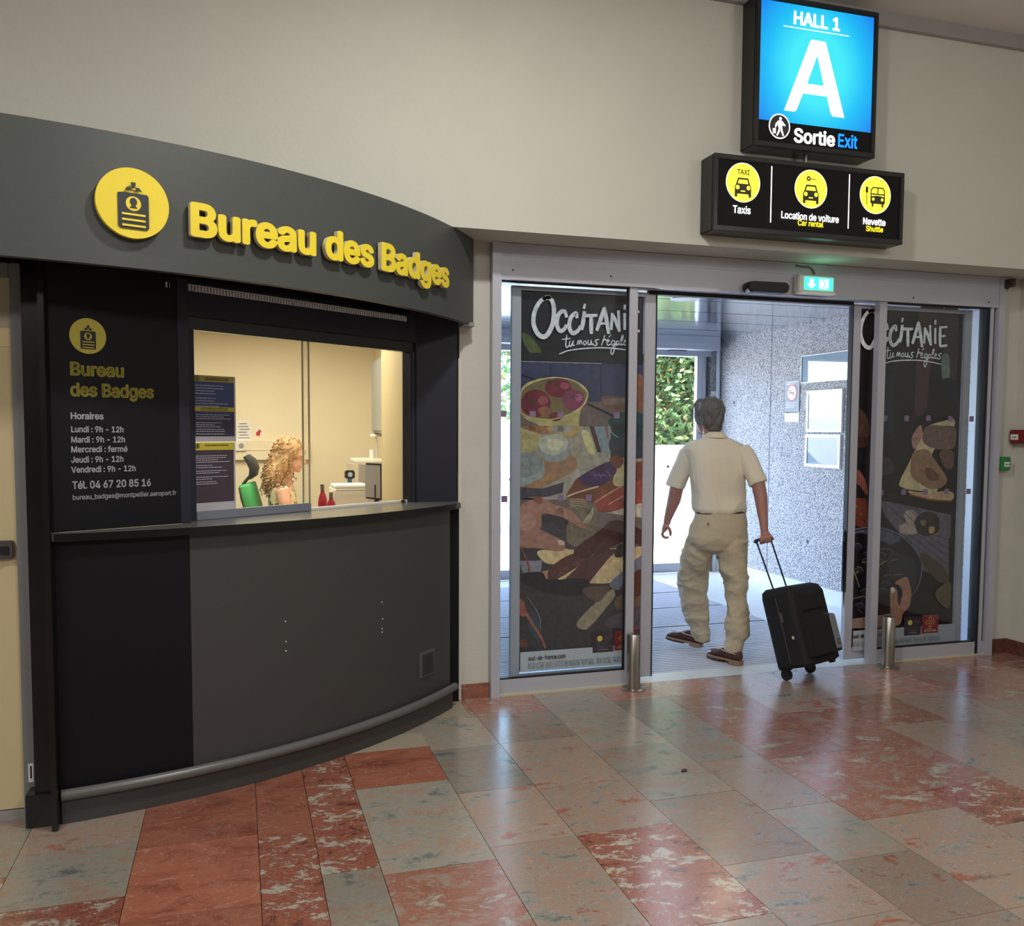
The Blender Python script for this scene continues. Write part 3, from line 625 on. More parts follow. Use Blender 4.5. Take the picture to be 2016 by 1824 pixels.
def regales(p, fx, w):
    L = lambda pts, **k: p.stroke(fx(pts), w, TW, **k)
    L([(878, 690), (865, 790), (880, 825), (905, 800)]); L([(825, 735), (915, 725)], smooth=False); L([(912, 755), (905, 800), (925, 810), (950, 750)]); L([(950, 750), (945, 800), (965, 800)])
    L([(990, 795), (1010, 745), (1015, 790), (1035, 745), (1045, 790)]); L([(1085, 750), (1062, 770), (1075, 798), (1098, 775), (1085, 750)]); L([(1115, 745), (1115, 790), (1140, 790), (1150, 745)]); L([(1150, 745), (1155, 795), (1175, 780)])
    L([(1235, 735), (1195, 750), (1215, 785), (1195, 805), (1170, 795)])
    L([(1300, 690), (1285, 745), (1265, 800)]); L([(1285, 750), (1310, 735), (1320, 750)]); L([(1325, 775), (1350, 755), (1335, 740), (1325, 785), (1345, 800), (1370, 785)]); L([(1350, 710), (1368, 685)], smooth=False)
    L([(1415, 755), (1385, 750), (1378, 790), (1400, 800), (1415, 755), (1412, 830), (1390, 900), (1368, 880), (1385, 830), (1430, 800)])
    L([(1460, 755), (1435, 760), (1435, 798), (1460, 785), (1462, 755), (1470, 798)]); L([(1475, 798), (1505, 720), (1500, 690), (1485, 740), (1490, 795), (1510, 790)]); L([(1515, 775), (1540, 760), (1530, 745), (1515, 780), (1530, 800), (1555, 785)])
    L([(1610, 735), (1570, 755), (1595, 785), (1575, 805), (1550, 800)])
    L([(795, 900), (900, 860), (1100, 835), (1300, 830), (1480, 845), (1600, 865)])
occitanie(p, A1, .026); p.k += 1; regales(p, A1, .008)
po = p.build('poster', M_POSTER, lf1); tag(po, 'kitchen food poster with bowl of tomatoes, cheeses, ham and a hand')
# backing sheet gives the print its thickness
par(MB().box((XA, YPO, .112), (XB, YPO+.0015, 2.375)).build('poster_sheet', M_PAPER), lf1)
# right poster
B1 = cv(1660, 800, 7.015); B2 = cv(1660, 1030, 6.755); B0 = cv(1640, 500, 3.965)
XC, XD = 3.934, 4.782
p = px_print(None)
p.rect(XC, .075, XD, 2.375, K(24, 22, 26))
p.poly(B0([(380, 930), (480, 930), (470, 1410), (375, 1410)]), K(30, 36, 60))
p.blob(B0([(680, 420), (860, 420), (850, 640), (760, 900), (730, 1200), (640, 1250), (650, 900)]), K(70, 44, 44)); p.blob(B0([(870, 420), (975, 430), (960, 1000), (900, 960), (870, 800)]), K(62, 48, 46))
p.blob(B0([(850, 800), (905, 800), (905, 985), (855, 985)]), K(96, 112, 104)); p.blob(B0([(860, 980), (960, 1000), (960, 1180), (900, 1130)]), K(22, 28, 44))
p.blob(B1([(165, 60), (260, 60), (350, 200), (350, 420), (165, 430)]), K(78, 50, 40)); p.blob(B1([(165, 440), (330, 430), (330, 560), (165, 560)]), K(62, 34, 34))
p.blob(B1([(150, 880), (230, 900), (310, 1040), (340, 1200), (310, 1220), (240, 1110), (150, 1040)]), K(140, 68, 58)); p.blob(B1([(130, 1300), (230, 1270), (330, 1310), (330, 1640), (200, 1660), (130, 1560)]), K(112, 44, 30))
for k in range(14): p.blob(B1([(150+(k*53) % 170, 1310+(k*97) % 300), (185+(k*53) % 170, 1320+(k*97) % 300), (170+(k*53) % 170, 1350+(k*97) % 300)]), K(140, 88, 52) if k % 2 else K(60, 24, 20))
p.blob(B1([(500, 740), (640, 720), (700, 900), (560, 960), (500, 940)]), K(62, 52, 58))
# serving cloth
p.poly(B1([(500, 1300), (780, 1350), (1480, 1500), (1480, 1824), (820, 1824), (560, 1500)]), K(88, 82, 98)); p.poly(B2([(640, 0), (1400, 0), (1400, 800), (1040, 620), (900, 260)]), K(92, 86, 100))
p.blob(B1([(880, 1440), (960, 1440), (1080, 1600), (1000, 1760), (800, 1760), (770, 1660), (860, 1600), (830, 1500)]), K(158, 134, 124))
for k in range(5): p.stroke(B1([(560+k*120, 1330), (900+k*120, 1640)]), .006, K(44, 40, 58), smooth=False)
for k in range(4): p.stroke(B2([(860+k*110, 150), (1400, 560-k*110)]), .006, K(50, 46, 64), smooth=False)
# bread and cheese
p.blob(B1([(770, 1050), (900, 780), (980, 620), (1140, 300), (1400, 200), (1520, 180), (1500, 330), (1200, 700), (1300, 1150), (1060, 1170), (820, 1130)]), K(186, 168, 118))
p.blob(B1([(1100, 350), (1170, 270), (1380, 270), (1540, 300), (1530, 560), (1360, 600), (1180, 560), (1090, 480)]), K(112, 84, 74)); p.blob(B1([(1320, 640), (1500, 620), (1510, 840), (1400, 850)]), K(104, 70, 58))
p.blob(B1([(950, 400), (1060, 260), (1080, 420), (980, 590), (940, 520)]), K(160, 108, 100))
p.blob(B1([(920, 860), (960, 640), (1150, 600), (1240, 720), (1400, 950), (1420, 1050), (1330, 1130), (1180, 1140), (1040, 1060), (940, 970)]), K(142, 102, 74)); p.blob(B1([(1120, 860), (1200, 860), (1310, 960), (1280, 1030), (1160, 1000)]), K(106, 60, 42))
p.blob(B1([(880, 1170), (1100, 1190), (1480, 1180), (1490, 1300), (1300, 1300), (1000, 1240)]), K(190, 150, 106)); p.stroke(B1([(900, 1220), (1200, 1290), (1480, 1310)]), .012, K(150, 74, 46))
# jar
p.blob(B1([(970, 1600), (1080, 1470), (1230, 1460), (1320, 1560), (1320, 1700), (1200, 1800), (1050, 1780)]), K(46, 38, 40)); p.blob(B1([(1060, 1580), (1130, 1570), (1120, 1650), (1070, 1640)]), K(116, 98, 64)); p.blob(B1([(1180, 1670), (1250, 1670), (1240, 1750), (1180, 1750)]), K(176, 130, 70)); p.blob(B1([(1160, 1490), (1230, 1490), (1240, 1570), (1170, 1570)]), K(80, 34, 30))
p.stroke(B1([(970, 1600), (1030, 1490), (1160, 1450), (1290, 1500), (1330, 1600), (1300, 1740), (1160, 1800), (1030, 1760), (970, 1620)]), .004, K(120, 112, 126))
# mussel pot
p.blob(B2([(0, 130), (200, 70), (500, 60), (760, 170), (960, 360), (1040, 560), (1000, 780), (860, 980), (560, 1240), (100, 1280), (0, 1200)]), K(30, 30, 40))
p.blob(B2([(0, 180), (250, 90), (520, 90), (760, 200), (560, 300), (100, 300)]), K(74, 76, 98)); p.blob(B2([(100, 200), (500, 240), (600, 400), (560, 1200), (100, 1250)]), K(14, 12, 18))
p.stroke(B2([(60, 100), (300, 60), (520, 70), (760, 170), (950, 360), (1035, 560), (1000, 800), (900, 960)]), .008, K(104, 106, 124))
p.blob(B2([(600, 420), (900, 460), (960, 700), (880, 900), (620, 700)]), K(44, 46, 54))
for k in range(16):
    x, y = 120+(k*113) % 420, 300+(k*197) % 880; p.blob(B2([(x, y), (x+70, y-30), (x+120, y+20), (x+60, y+60)]), K(36, 32, 46)); p.stroke(B2([(x, y), (x+70, y-30), (x+120, y+20)]), .0025, K(120, 116, 140))
for q_, c in (([(100, 560), (150, 700), (200, 850)], (150, 160, 66)), ([(100, 700), (190, 640)], (160, 168, 80)), ([(460, 560), (560, 500)], (196, 186, 60)), ([(480, 350), (580, 340), (660, 390)], (120, 134, 84)), ([(100, 1010), (200, 980), (280, 970)], (120, 130, 70)), ([(180, 1150), (240, 1190)], (150, 70, 60)), ([(640, 690), (780, 680)], (160, 120, 84)), ([(170, 570), (240, 600)], (160, 100, 60)), ([(240, 520), (290, 520)], (206, 176, 50)), ([(620, 500), (720, 480)], (130, 130, 134))):
    p.stroke(B2(q_), .009, K(*[v*.72 for v in c]))
p.blob(B2([(1220, 900), (1400, 780), (1400, 1110), (1300, 1090), (1220, 1000)]), K(94, 78, 54)); p.blob(B2([(1040, 400), (1300, 560), (1390, 780), (1230, 760), (1020, 500)]), K(74, 62, 48))
# hand
p.blob(B2([(670, 800), (740, 740), (830, 720), (870, 820), (890, 930), (860, 1110), (780, 1200), (740, 1340), (630, 1340), (610, 1120), (610, 880), (660, 860), (700, 900), (710, 1040), (730, 1090), (770, 920), (730, 830)]), K(162, 104, 82))
p.blob(B2([(610, 870), (650, 850), (670, 900), (630, 930)]), K(206, 184, 170))
p.poly(B2([(60, 1275), (640, 1200), (640, 1390), (60, 1400)]), K(138, 104, 88))
p0, p = p, px_print(None); p.k = 160
p.rect(XC, .075, XD, .215, K(152, 156, 162))
LB = B2([(770, 1440), (1000, 1160)]); logos(p, LB[0][0], LB[1][0], .155, .285, LB[1][0]+.006)
q = B2([(92, 1480), (440, 1480)]); p.text('sud-de-france.com', q[0][0], .165, q[1][0]-q[0][0]+.02, .026, K(28, 28, 34), .015)
q = B2([(92, 1570), (1230, 1570)]); p.text('POUR VOTRE SANTÉ, ÉVITEZ DE MANGER TROP GRAS, TROP SUCRÉ, TROP SALÉ', q[0][0], .108, q[1][0]-q[0][0], .032, K(112, 114, 122))
p.build('poster_caption', M_PRINT, lf2); p = p0
def mapR(pts):   # left-poster lettering coordinates re-used on the right poster
    out = []
    for a, b_ in pts:
        u = 1692+(a-505)*(1862-1692)/(1690-505); v = 596+(b_-262)*.168+(a-505)*.006
        q = on_y(u, v+14, YPO); out.append((q.x, q.z))
    return out
occitanie(p, mapR, .026); p.k += 1; regales(p, mapR, .008)
po = p.build('poster', M_POSTER, lf2); tag(po, 'dark food poster with mussels pot, cheese and toast')
par(MB().box((XC, YPO, .075), (XD, YPO+.0015, 2.375)).build('poster_sheet', M_PAPER), lf2)
# safety stickers on glass
def sticker(px, py, Y, parent, s=.037):
    q = on_y(px, py, Y-.0012)
    b = MB().box((q.x-s/2, q.y, q.z-s/2), (q.x+s/2, q.y+.0008, q.z+s/2))
    o = par(b.build('sticker', M_STICK), parent)
    return o
for px, py in ((991, 815), (1049, 816), (1104, 817), (1214, 818), (993, 983), (1104, 981), (1159, 981), (1742, 824), (1785, 824), (1828, 824), (1871, 825), (1913, 825), (1735, 970), (1779, 969), (1822, 969), (1864, 968), (1907, 968)):
    sticker(px, py, 4.90, d2)

# motion sensor, exit light, cable
o = MB()
n = 12
q = [on_y(1468+7, 566, 4.835), on_y(1545-7, 569, 4.835)]
ring = []
for c, s0 in ((q[1], -90), (q[0], 90)):
    for k in range(9):
        t = R(s0+180*k/8); ring.append((c.x+math.cos(t)*.033, c.z+math.sin(t)*.033))
o.loft([[(x, 4.8585, z) for x, z in ring], [(x, 4.80, z) for x, z in ring], [(x*.96+3.15*.04, 4.792, z*.9+2.458*.1) for x, z in ring]])
ms = o.build('motion_sensor', M_BLK, smooth=40); tag(ms, 'black rounded motion sensor on the door header, left of exit light', 'sensor')
par(MB().box((3.03, 4.80, 2.418), (3.24, 4.85, 2.425)).build('sensor_lens', mat('lens', srgb(120, 125, 140), .2)), ms)
q0, q1 = on_y(1573, 541, 4.80), on_y(1643, 578, 4.80)
xe0, xe1, ze0, ze1 = q0.x, q1.x, q1.z, q0.z
ex = thing('exit_light', 'small green lit emergency exit sign on the door header', 'exit sign', ((xe0+xe1)/2, 4.85, ze0))
par(MB().box((xe0, 4.80, ze0), (xe1, 4.8585, ze1)).build('housing', M_PLAS, bevel=.006), ex)
par(MB().box((xe0+.006, 4.785, ze0-.012), (xe1-.006, 4.85, ze0)).build('base_tray', M_PLAS), ex)
p = Print((xe0, 4.7975, ze0), (1, 0, 0), (0, 0, 1), (0, -1, 0), .0006)
W_, H_ = xe1-xe0, ze1-ze0; G_ = (.02, .55, .3, 1); WH = (.9, 1, .95, 1)
p.rect(.04, .015, W_-.015, H_-.012, G_)
p.poly([(.075, H_*.78), (.105, H_*.78), (.105, H_*.5), (.125, H_*.5), (.09, H_*.2), (.055, H_*.5), (.075, H_*.5)], WH)
p.rect(.145, .022, .215, H_-.02, WH)
p.circ(.175, H_*.75, .007, G_, n=12); p.stroke([(.178, H_*.66), (.185, H_*.45), (.165, H_*.2)], .008, G_); p.stroke([(.185, H_*.45), (.2, H_*.38), (.2, H_*.22)], .006, G_); p.stroke([(.17, H_*.5), (.185, H_*.64), (.205, H_*.5)], .005, G_)
p.build('pictogram', attr_mat('exit_lit', .3, 3.2, 0, 5), ex)
lamp('exit_glow', 'AREA', ((xe0+xe1)/2, 4.775, ze1-.03), .08, (.2, 1, .6), .15, size_y=.06, aim=((xe0+xe1)/2, 4.6, 3.2))
b = MB().tube([on_y(1566, 523, 4.853), on_y(1580, 526, 4.853), on_y(1592, 526, 4.853), on_y(1600, 531, 4.852), on_y(1604, 540, 4.850)], .006, 8)
tag(b.build('cable', mat('cable_brown', srgb(116, 92, 80), .5)), 'short brown cable bending down to the exit light', 'cable')
# small bracket camera at top right of frame
o = MB(); q = on_y(1975, 562, 4.88)
o.box((q.x-.02, 4.84, q.z-.03), (q.x+.015, 4.8995, q.z+.03)).box((q.x-.005, 4.80, q.z-.02), (q.x+.03, 4.86, q.z+.035))
tag(o.build('wall_bracket', mat('bracket_brown', srgb(70, 58, 54), .5), bevel=.005), 'small dark bracket on the wall at top right of the doors', 'bracket')

# bollards
for (x, y), lab in (((2.252, 4.80), 'stainless steel bollard at the foot of the left door panel'), ((4.086, 4.795), 'stainless steel bollard at the foot of the right door panel')):
    t = thing('bollard', lab, 'bollard', (x, y, 0), 'steel door bollards')
    par(MB().lathe((x, y, 0), [(.0, .008), (.041, .008), (.041, .332), (.038, .336), (.0, .336)], 28).build('post', M_STEEL, smooth=40), t)
    par(MB().lathe((x, y, 0), [(.0, 0), (.074, 0), (.074, .006), (.07, .009), (.0, .009)], 28).build('flange', M_STEEL, smooth=40), t)
    for a in (20, 140, 260): par(MB().cyl((x+.058*math.cos(R(a)), y+.058*math.sin(R(a)), .008), (x+.058*math.cos(R(a)), y+.058*math.sin(R(a)), .018), .008, 6).build('bolt', M_STEEL), t)
# alarm boxes on wall
q = on_y(1969, 913, YD); zc_ = q.z; xc_ = q.x
t = thing('door_release', 'green emergency door release box beside the exit doors', 'call point', (xc_, YD, zc_))
par(MB().box((xc_-.055, YD-.05, zc_-.047), (xc_+.045, YD-.0008, zc_+.047)).build('case', mat('release_green', srgb(36, 128, 62), .4), bevel=.006), t)
par(MB().box((xc_-.015, YD-.053, zc_-.02), (xc_+.03, YD-.0495, zc_+.012)).build('label_plate', M_PAPER), t)
for k in range(3): par(MB().box((xc_-.008+k*.013, YD-.0545, zc_-.008), (xc_-.001+k*.013, YD-.0528, zc_)).build('mark', M_RUB), t)
q = on_x(2003, 860, XR-.03); yc_, zc_ = q.y, q.z
t = thing('fire_alarm', 'dark red fire alarm call point on the right wall', 'call point', (XR, yc_, zc_))
par(MB().box((XR-.055, yc_-.10, zc_-.047), (XR-.0008, yc_+.045, zc_+.047)).build('case', mat('alarm_red', srgb(120, 26, 30), .4), bevel=.006), t)
par(MB().box((XR-.058, yc_-.03, zc_-.022), (XR-.0545, yc_+.03, zc_+.015)).build('label_plate', M_PAPER), t)
for k in range(3): par(MB().box((XR-.0595, yc_-.016+k*.013, zc_-.008), (XR-.0578, yc_-.009+k*.013, zc_)).build('mark', M_RUB), t)

# ================================================================== VESTIBULE
XV, YV, ZV = 5.07, 8.72, 2.557
def rough_mat():
    m = bpy.data.materials.new('pebble_concrete'); m.use_nodes = True; nt = m.node_tree; b = nt.nodes['Principled BSDF']; N = nt.nodes.new; L = nt.links.new
    tc = N('ShaderNodeTexCoord')
    v = N('ShaderNodeTexVoronoi'); v.inputs['Scale'].default_value = 62; L(tc.outputs['Object'], v.inputs['Vector'])
    n = N('ShaderNodeTexNoise'); n.inputs['Scale'].default_value = 90; n.inputs['Detail'].default_value = 5; L(tc.outputs['Object'], n.inputs['Vector'])
    r = N('ShaderNodeValToRGB'); r.color_ramp.elements[0].position = .36; r.color_ramp.elements[0].color = srgb(96, 94, 98); r.color_ramp.elements[1].position = .56; r.color_ramp.elements[1].color = srgb(196, 192, 192); L(n.outputs[0], r.inputs[0]); L(r.outputs[0], b.inputs['Base Color'])
    a = N('ShaderNodeMath'); a.operation = 'ADD'; L(v.outputs[0], a.inputs[0]); L(n.outputs[0], a.inputs[1])
    bp = N('ShaderNodeBump'); bp.inputs['Strength'].default_value = .9; bp.inputs['Distance'].default_value = .012; L(a.outputs[0], bp.inputs['Height']); L(bp.outputs[0], b.inputs['Normal']); b.inputs['Roughness'].default_value = .7
    return m
M_PEB = rough_mat()
M_STONE = mat('pale_stone', srgb(202, 204, 198), .35, nscale=12, namt=.08)
vf = MB().box((1.3, YD+.02, -.2), (XV+.2, 10.2, -.012)).build('floor_vestibule', M_STONE); st(vf); vf.name = 'floor_2'
for y0, y1 in ((4.902, 5.078),):
    xx = 1.3
    while xx < 5.0:
        x1 = min(XV, xx+.47); MB().box((xx+.001, y0, -.012), (x1-.001, y1, 0)).build('tile', M_STONE, vf); xx = x1
yy = 5.08
while yy < 8.7:
    y1 = min(8.7, yy+.5); MB().box((4.132, yy+.001, -.012), (XV, y1-.001, 0)).build('tile', M_STONE, vf); yy = y1
xx = 1.3
while xx < 4.13:
    x1 = min(4.13, xx+.5); MB().box((xx+.001, 8.32, -.012), (x1-.001, 8.7, 0)).build('tile', M_STONE, vf); xx = x1
# entrance matting
mt = thing('entrance_mat', 'large ribbed grey entrance mat in the vestibule floor', 'mat', (2.8, 6.7, 0))
M_MAT = mat('mat_grey', srgb(184, 182, 188), .7, nscale=200, namt=.3); M_MATG = mat('mat_groove', srgb(28, 28, 32), .8)
par(MB().box((1.36, 5.08, -.011), (4.128, 8.318, -.007)).build('mat_backing', M_MATG), mt)
bounds = [5.08, 5.62, 6.3, 6.98, 7.66, 8.318]
for k in range(5):
    b = MB(); yy = bounds[k]+.004
    while yy < bounds[k+1]-.034:
        b.box((1.362, yy, -.0085), (4.126, yy+.030, -.0005)); yy += .041
    o = par(b.build('mat_ribs', M_MAT), mt); tag(o, kind='stuff')
wv = MB().box((XV, YD+.21, 0), (XV+.25, YV+.2, 2.9)).box((4.96, YV, 0), (XV, YV+.2, 2.9)).build('wall_vestibule', M_PEB); st(wv); wv.name = 'wall_side'
tag(wv, 'rough pebbledash concrete wall of the exit vestibule')
st(MB().box((1.305, YD+.21, 0), (1.38, YV+.2, 2.9)).build('wall_inner', M_WALL2))
# recessed joint and anchor holes
par(MB().box((XV-.0015, on_x(1518, 750, XV).y-.006, .135), (XV+.004, on_x(1518, 750, XV).y+.006, ZV)).build('joint', mat('joint_grey', srgb(104, 102, 106), .8)), wv)
for px, py in ((1445, 793), (1590, 1067), (1447, 1110)):
    q = on_x(px, py, XV); par(MB().cyl((XV-.003, q.y, q.z), (XV+.004, q.y, q.z), .016, 14).build('anchor_hole', mat('hole_dark', srgb(70, 70, 78), .8)), wv)
bb = empty('baseboard_side', (XV, 6.8, 0)); st(bb)
yy = YV
for y1 in (on_x(1488, 1130, XV).y, on_x(1618, 1130, XV).y, 5.2):
    par(MB().box((XV-.018, y1+.001, 0), (XV-.0005, yy-.001, .137)).build('plinth_tile', M_STONE), bb); yy = y1
# metal ceiling panels
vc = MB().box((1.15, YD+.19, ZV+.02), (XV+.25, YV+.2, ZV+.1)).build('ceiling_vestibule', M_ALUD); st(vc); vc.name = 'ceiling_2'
M_MIR = mat('polished_panel', srgb(222, 230, 238), .14, metal=1, nscale=2, namt=.03, bump=.03, bscale=3)
ys = [5.11, 5.62, 6.22, 6.82, 7.42, 8.02, 8.72]
for a, b_ in zip(ys[:-1], ys[1:]):
    MB().box((1.36, a+.007, ZV), (XV-.003, b_-.007, ZV+.018)).build('ceiling_panel', M_MIR, vc, bevel=.003)
q = on_z(1347, 588, ZV)
dl = thing('downlight', 'round recessed downlight glowing warm in the vestibule ceiling', 'light', (q.x, q.y, ZV))
par(MB().lathe((q.x, q.y, ZV-.006), [(.085, 0), (.105, .0), (.105, .006), (.085, .006)], 28).build('ring', M_ALU), dl)
par(MB().lathe((q.x, q.y, ZV-.004), [(0, 0), (.085, 0), (.085, .003), (0, .003)], 28).build('lens', mat('lamp_glow', (1, .7, .35, 1), .4, emit=(1, .62, .25, 1), estr=3)), dl)
# outer door
d3 = empty('door_3', (3.6, YV, 0)); tag(d3, 'outer glass sliding doors at the far end of the vestibule', kind='structure')
par(MB().box((1.36, YV-.22, 2.415), (4.95, YV-.02, ZV-.001)).box((1.36, YV-.225, 2.48), (4.95, YV-.22, 2.487)).build('header', M_ALU), d3)
par(MB().box((1.36, YV-.02, 2.36), (4.955, YV+.12, 2.47)).build('transom', M_ALU), d3)
for k in range(4): par(MB().box((4.865+k*.024, YV-.01+k*.03, 0), (4.887+k*.024, YV+.10+k*.02, 2.37)).build('jamb', M_ALU), d3)
par(MB().box((1.36, YV+.0, 0), (4.865, YV+.06, .10)).build('bottom_rail', M_ALU), d3)
par(MB().box((4.80, YV+.0, .10), (4.865, YV+.06, 2.36)).build('stile', M_ALU), d3)
for x in (2.72, 3.9): par(MB().box((x, YV+.0, .10), (x+.05, YV+.05, 2.36)).build('stile', M_ALU), d3)
for a, b_ in ((1.4, 2.72), (2.77, 3.9), (3.95, 4.80)): par(MB().box((a, YV+.02, .10), (b_, YV+.028, 2.36)).build('pane', M_GLASS), d3)
par(MB().box((4.42, YV-.10, 2.40), (4.62, YV-.03, 2.4145)).build('motion_sensor', M_ALUD, bevel=.005), d3)
for px, py in ((1288, 829), (1317, 829), (1347, 829), (1287, 919), (1315, 919)): sticker(px, py, YV+.02, d3, .03)
# corner pipe and vent
q = on_y(1425, 800, YV-.05)
tag(MB().cyl((XV-.03, YV-.03, 0), (XV-.03, YV-.03, ZV), .024, 14).build('pipe', mat('pipe_white', srgb(214, 216, 220), .4), smooth=40), 'white vertical pipe in the far corner of the vestibule', 'pipe')
qa, qb = on_y(1405, 755, YV), on_y(1421, 792, YV)
vt = thing('wall_vent', 'white slotted vent beside the far pipe, behind the walker', 'vent', ((qa.x+qb.x)/2, YV, 1.5))
x0, x1 = 4.97, 5.05
par(MB().box((x0, YV-.02, 1.55), (x1, YV-.0008, 1.985)).build('plate', M_PLAS), vt)
for k in range(3): par(MB().box((x0+.018+k*.018, YV-.022, 1.6), (x0+.024+k*.018, YV-.0195, 1.94)).build('slot', M_RUB), vt)
# framed notices on the pebbledash wall
def wframe(name, label, cat, y0, y1, z0, z1, fwid, mf, mp, group=None):
    t = thing(name, label, cat, (XV, (y0+y1)/2, z0), group)
    b = MB(); d = .02
    b.box((XV-d, y0, z0), (XV-.0008, y1, z0+fwid)).box((XV-d, y0, z1-fwid), (XV-.0008, y1, z1)).box((XV-d, y0, z0+fwid), (XV-.0008, y0+fwid, z1-fwid)).box((XV-d, y1-fwid, z0+fwid), (XV-.0008, y1, z1-fwid))
    par(b.build('frame', mf), t)
    par(MB().box((XV-.012, y0+fwid, z0+fwid), (XV-.001, y1-fwid, z1-fwid)).build('panel', mp), t)
    par(MB().box((XV-.0165, y0+fwid, z0+fwid), (XV-.0145, y1-fwid, z1-fwid)).build('cover', glass_mat('notice_cover', (.95, .98, 1), .9)), t)
    return t
Yf = lambda px, py: on_x(px, py, XV).y
MFR = mat('frame_white', srgb(232, 234, 236), .35); MPB = mat('notice_pale_blue', srgb(150, 172, 182), .5, nscale=3, namt=.06); MPG = mat('notice_grey', srgb(136, 146, 158), .5, nscale=3, namt=.05)
wframe('framed_notice', 'wide glossy notice panel, uppermost of three on pebbledash wall', 'frame', 6.20, Yf(1581, 700), 2.0, 2.255, .008, MFR, MPG)
wframe('framed_notice', 'white framed pale notice, middle of three on pebbledash wall', 'frame', Yf(1661, 800), Yf(1591, 800), 1.545, 1.925, .028, MFR, MPB)
wframe('framed_notice', 'white framed grey notice, lowest of three on pebbledash wall', 'frame', Yf(1657, 880), Yf(1588, 880), 1.225, 1.525, .028, MFR, MPG)
y0, y1 = Yf(1575, 780), Yf(1547, 780)
zt, zb = on_x(1560, 749, XV).z, on_x(1560, 811, XV).z
ns = thing('no_smoking_sign', 'grey no smoking sign on the pebbledash wall', 'sign', (XV, (y0+y1)/2, zb))
par(MB().box((XV-.008, y0, zb), (XV-.0008, y1, zt)).build('plate', mat('sign_grey', srgb(112, 112, 128), .4)), ns)
p = Print((XV-.0085, y1, zb), (0, -1, 0), (0, 0, 1), (-1, 0, 0), .0006); W_ = y1-y0; H_ = zt-zb
for k in range(2): p.rect(W_*.1, H_*(.93-k*.06), W_*(.9-k*.2), H_*(.95-k*.06), srgb(220, 220, 226))
p.circ(W_*.5, H_*.6, W_*.36, srgb(176, 60, 84)); p.circ(W_*.5, H_*.6, W_*.30, srgb(226, 226, 230)); p.rect(W_*.28, H_*.58, W_*.66, H_*.61, srgb(40, 40, 50)); p.stroke([(W_*.68, H_*.62), (W_*.66, H_*.67), (W_*.72, H_*.7)], .006, srgb(60, 60, 70))
p.stroke([(W_*.27, H_*.7), (W_*.73, H_*.5)], .013, srgb(176, 60, 84), smooth=False)
for k in range(4): p.rect(W_*.1, H_*(.28-k*.05), W_*(.9-(k % 2)*.2), H_*(.3-k*.05), srgb(190, 190, 200))
p.build('pictogram', M_PRINT, ns)
tag(MB().box((XV-.006, y0, on_x(1560, 831, XV).z), (XV-.0008, y1, on_x(1560, 814, XV).z)).build('label_card', mat('card', srgb(206, 212, 224), .4)), 'small pale card directly under the no smoking sign', 'card')
# outside building roof so that the sun does not fall in
st(MB().box((XL, YD+.2, 2.9), (7.2, 9.3, 3.1)).build('ceiling_roof', M_CEIL)); bpy.data.objects['ceiling_roof'].name = 'ceiling_3'
st(MB().box((XV+.25, YV-.1, 0), (12, YV+.2, 5)).build('wall_outer', M_PEB))
st(MB().box((-8, YV+.0, 0), (1.36, YV+.2, 5)).build('wall_outer', M_PEB))
st(MB().box((1.15, YV-.02, 2.47), (5.3, YV+.2, 5)).build('wall_outer', M_PEB))
st(MB().box((XL-2, YD+.1, ZC+.3), (XR+3, YV, ZC+.5)).build('ceiling_4', M_CEIL))

# ================================================================== OUTSIDE
g = MB().box((-12, 8.92, -.25), (30, 45, -.03)).build('ground', mat('sunlit_paving', srgb(228, 222, 210), .8, nscale=3, namt=.05)); g['kind'] = 'structure'
tag(g, 'sunlit pale paving outside the exit')
tag(MB().box((4.75, 10.5, -.03), (16, 10.75, 1.36)).build('garden_wall', mat('white_render', srgb(236, 232, 224), .8, bump=.1)), 'low white rendered garden wall below the hedge outside', 'wall')
rng = np.random.default_rng(3)
def leaves(name, n, cen, size, leaf, m, label, cat, group=None, parent=None):
    V = []; Fs = []; Cc = []
    P = rng.uniform(-1, 1, (n, 3))*np.array(size)+np.array(cen)
    for i in range(n):
        a = Vector(rng.normal(size=3)).normalized(); b_ = a.orthogonal().normalized(); c = a.cross(b_)
        L = leaf*rng.uniform(.6, 1.3); p0 = Vector(P[i]); k = len(V)
        V += [p0, p0+a*L*.5+b_*L*.28+c*L*.06, p0+a*L, p0+a*L*.5-b_*L*.28+c*L*.06]; Fs.append((k, k+1, k+2, k+3))
        t = rng.random()
        col = (.12+.20*t, .22+.24*t, .05+.08*t, 1) if rng.random() > .12 else (.55, .30, .08, 1)
        Cc += list(col)*4
    me = bpy.data.meshes.new(name); me.from_pydata([tuple(v) for v in V], [], Fs)
    ca = me.color_attributes.new('Col', 'FLOAT_COLOR', 'CORNER'); ca.data.foreach_set('color', Cc)
    o = mesh_obj(name, me, m)
    return o
M_LEAF = attr_mat('leaf', .5, 0, .1, 3)
hd = thing('hedge', 'tall bright green leafy hedge growing beyond the outer doors', 'hedge', (8.2, 12, 0))
lv = leaves('foliage', 52000, (8.1, 12.0, 3.2), (3.4, 1.0, 2.3), .11, M_LEAF, None, None); par(lv, hd); tag(lv, kind='stuff')
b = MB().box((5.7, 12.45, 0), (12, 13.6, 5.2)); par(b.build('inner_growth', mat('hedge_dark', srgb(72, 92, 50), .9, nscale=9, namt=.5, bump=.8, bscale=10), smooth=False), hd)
b = MB()
for k in range(9): x = 5.2+k*.75; b.tube([(x, 12.4, 0), (x+.1, 12.0, 1.6), (x-.2, 11.8, 3.0), (x+.1, 11.7, 4.4)], [.05, .04, .03, .012], 6)
o = par(b.build('stems', mat('bark', srgb(96, 80, 60), .9)), hd); tag(o, kind='stuff')
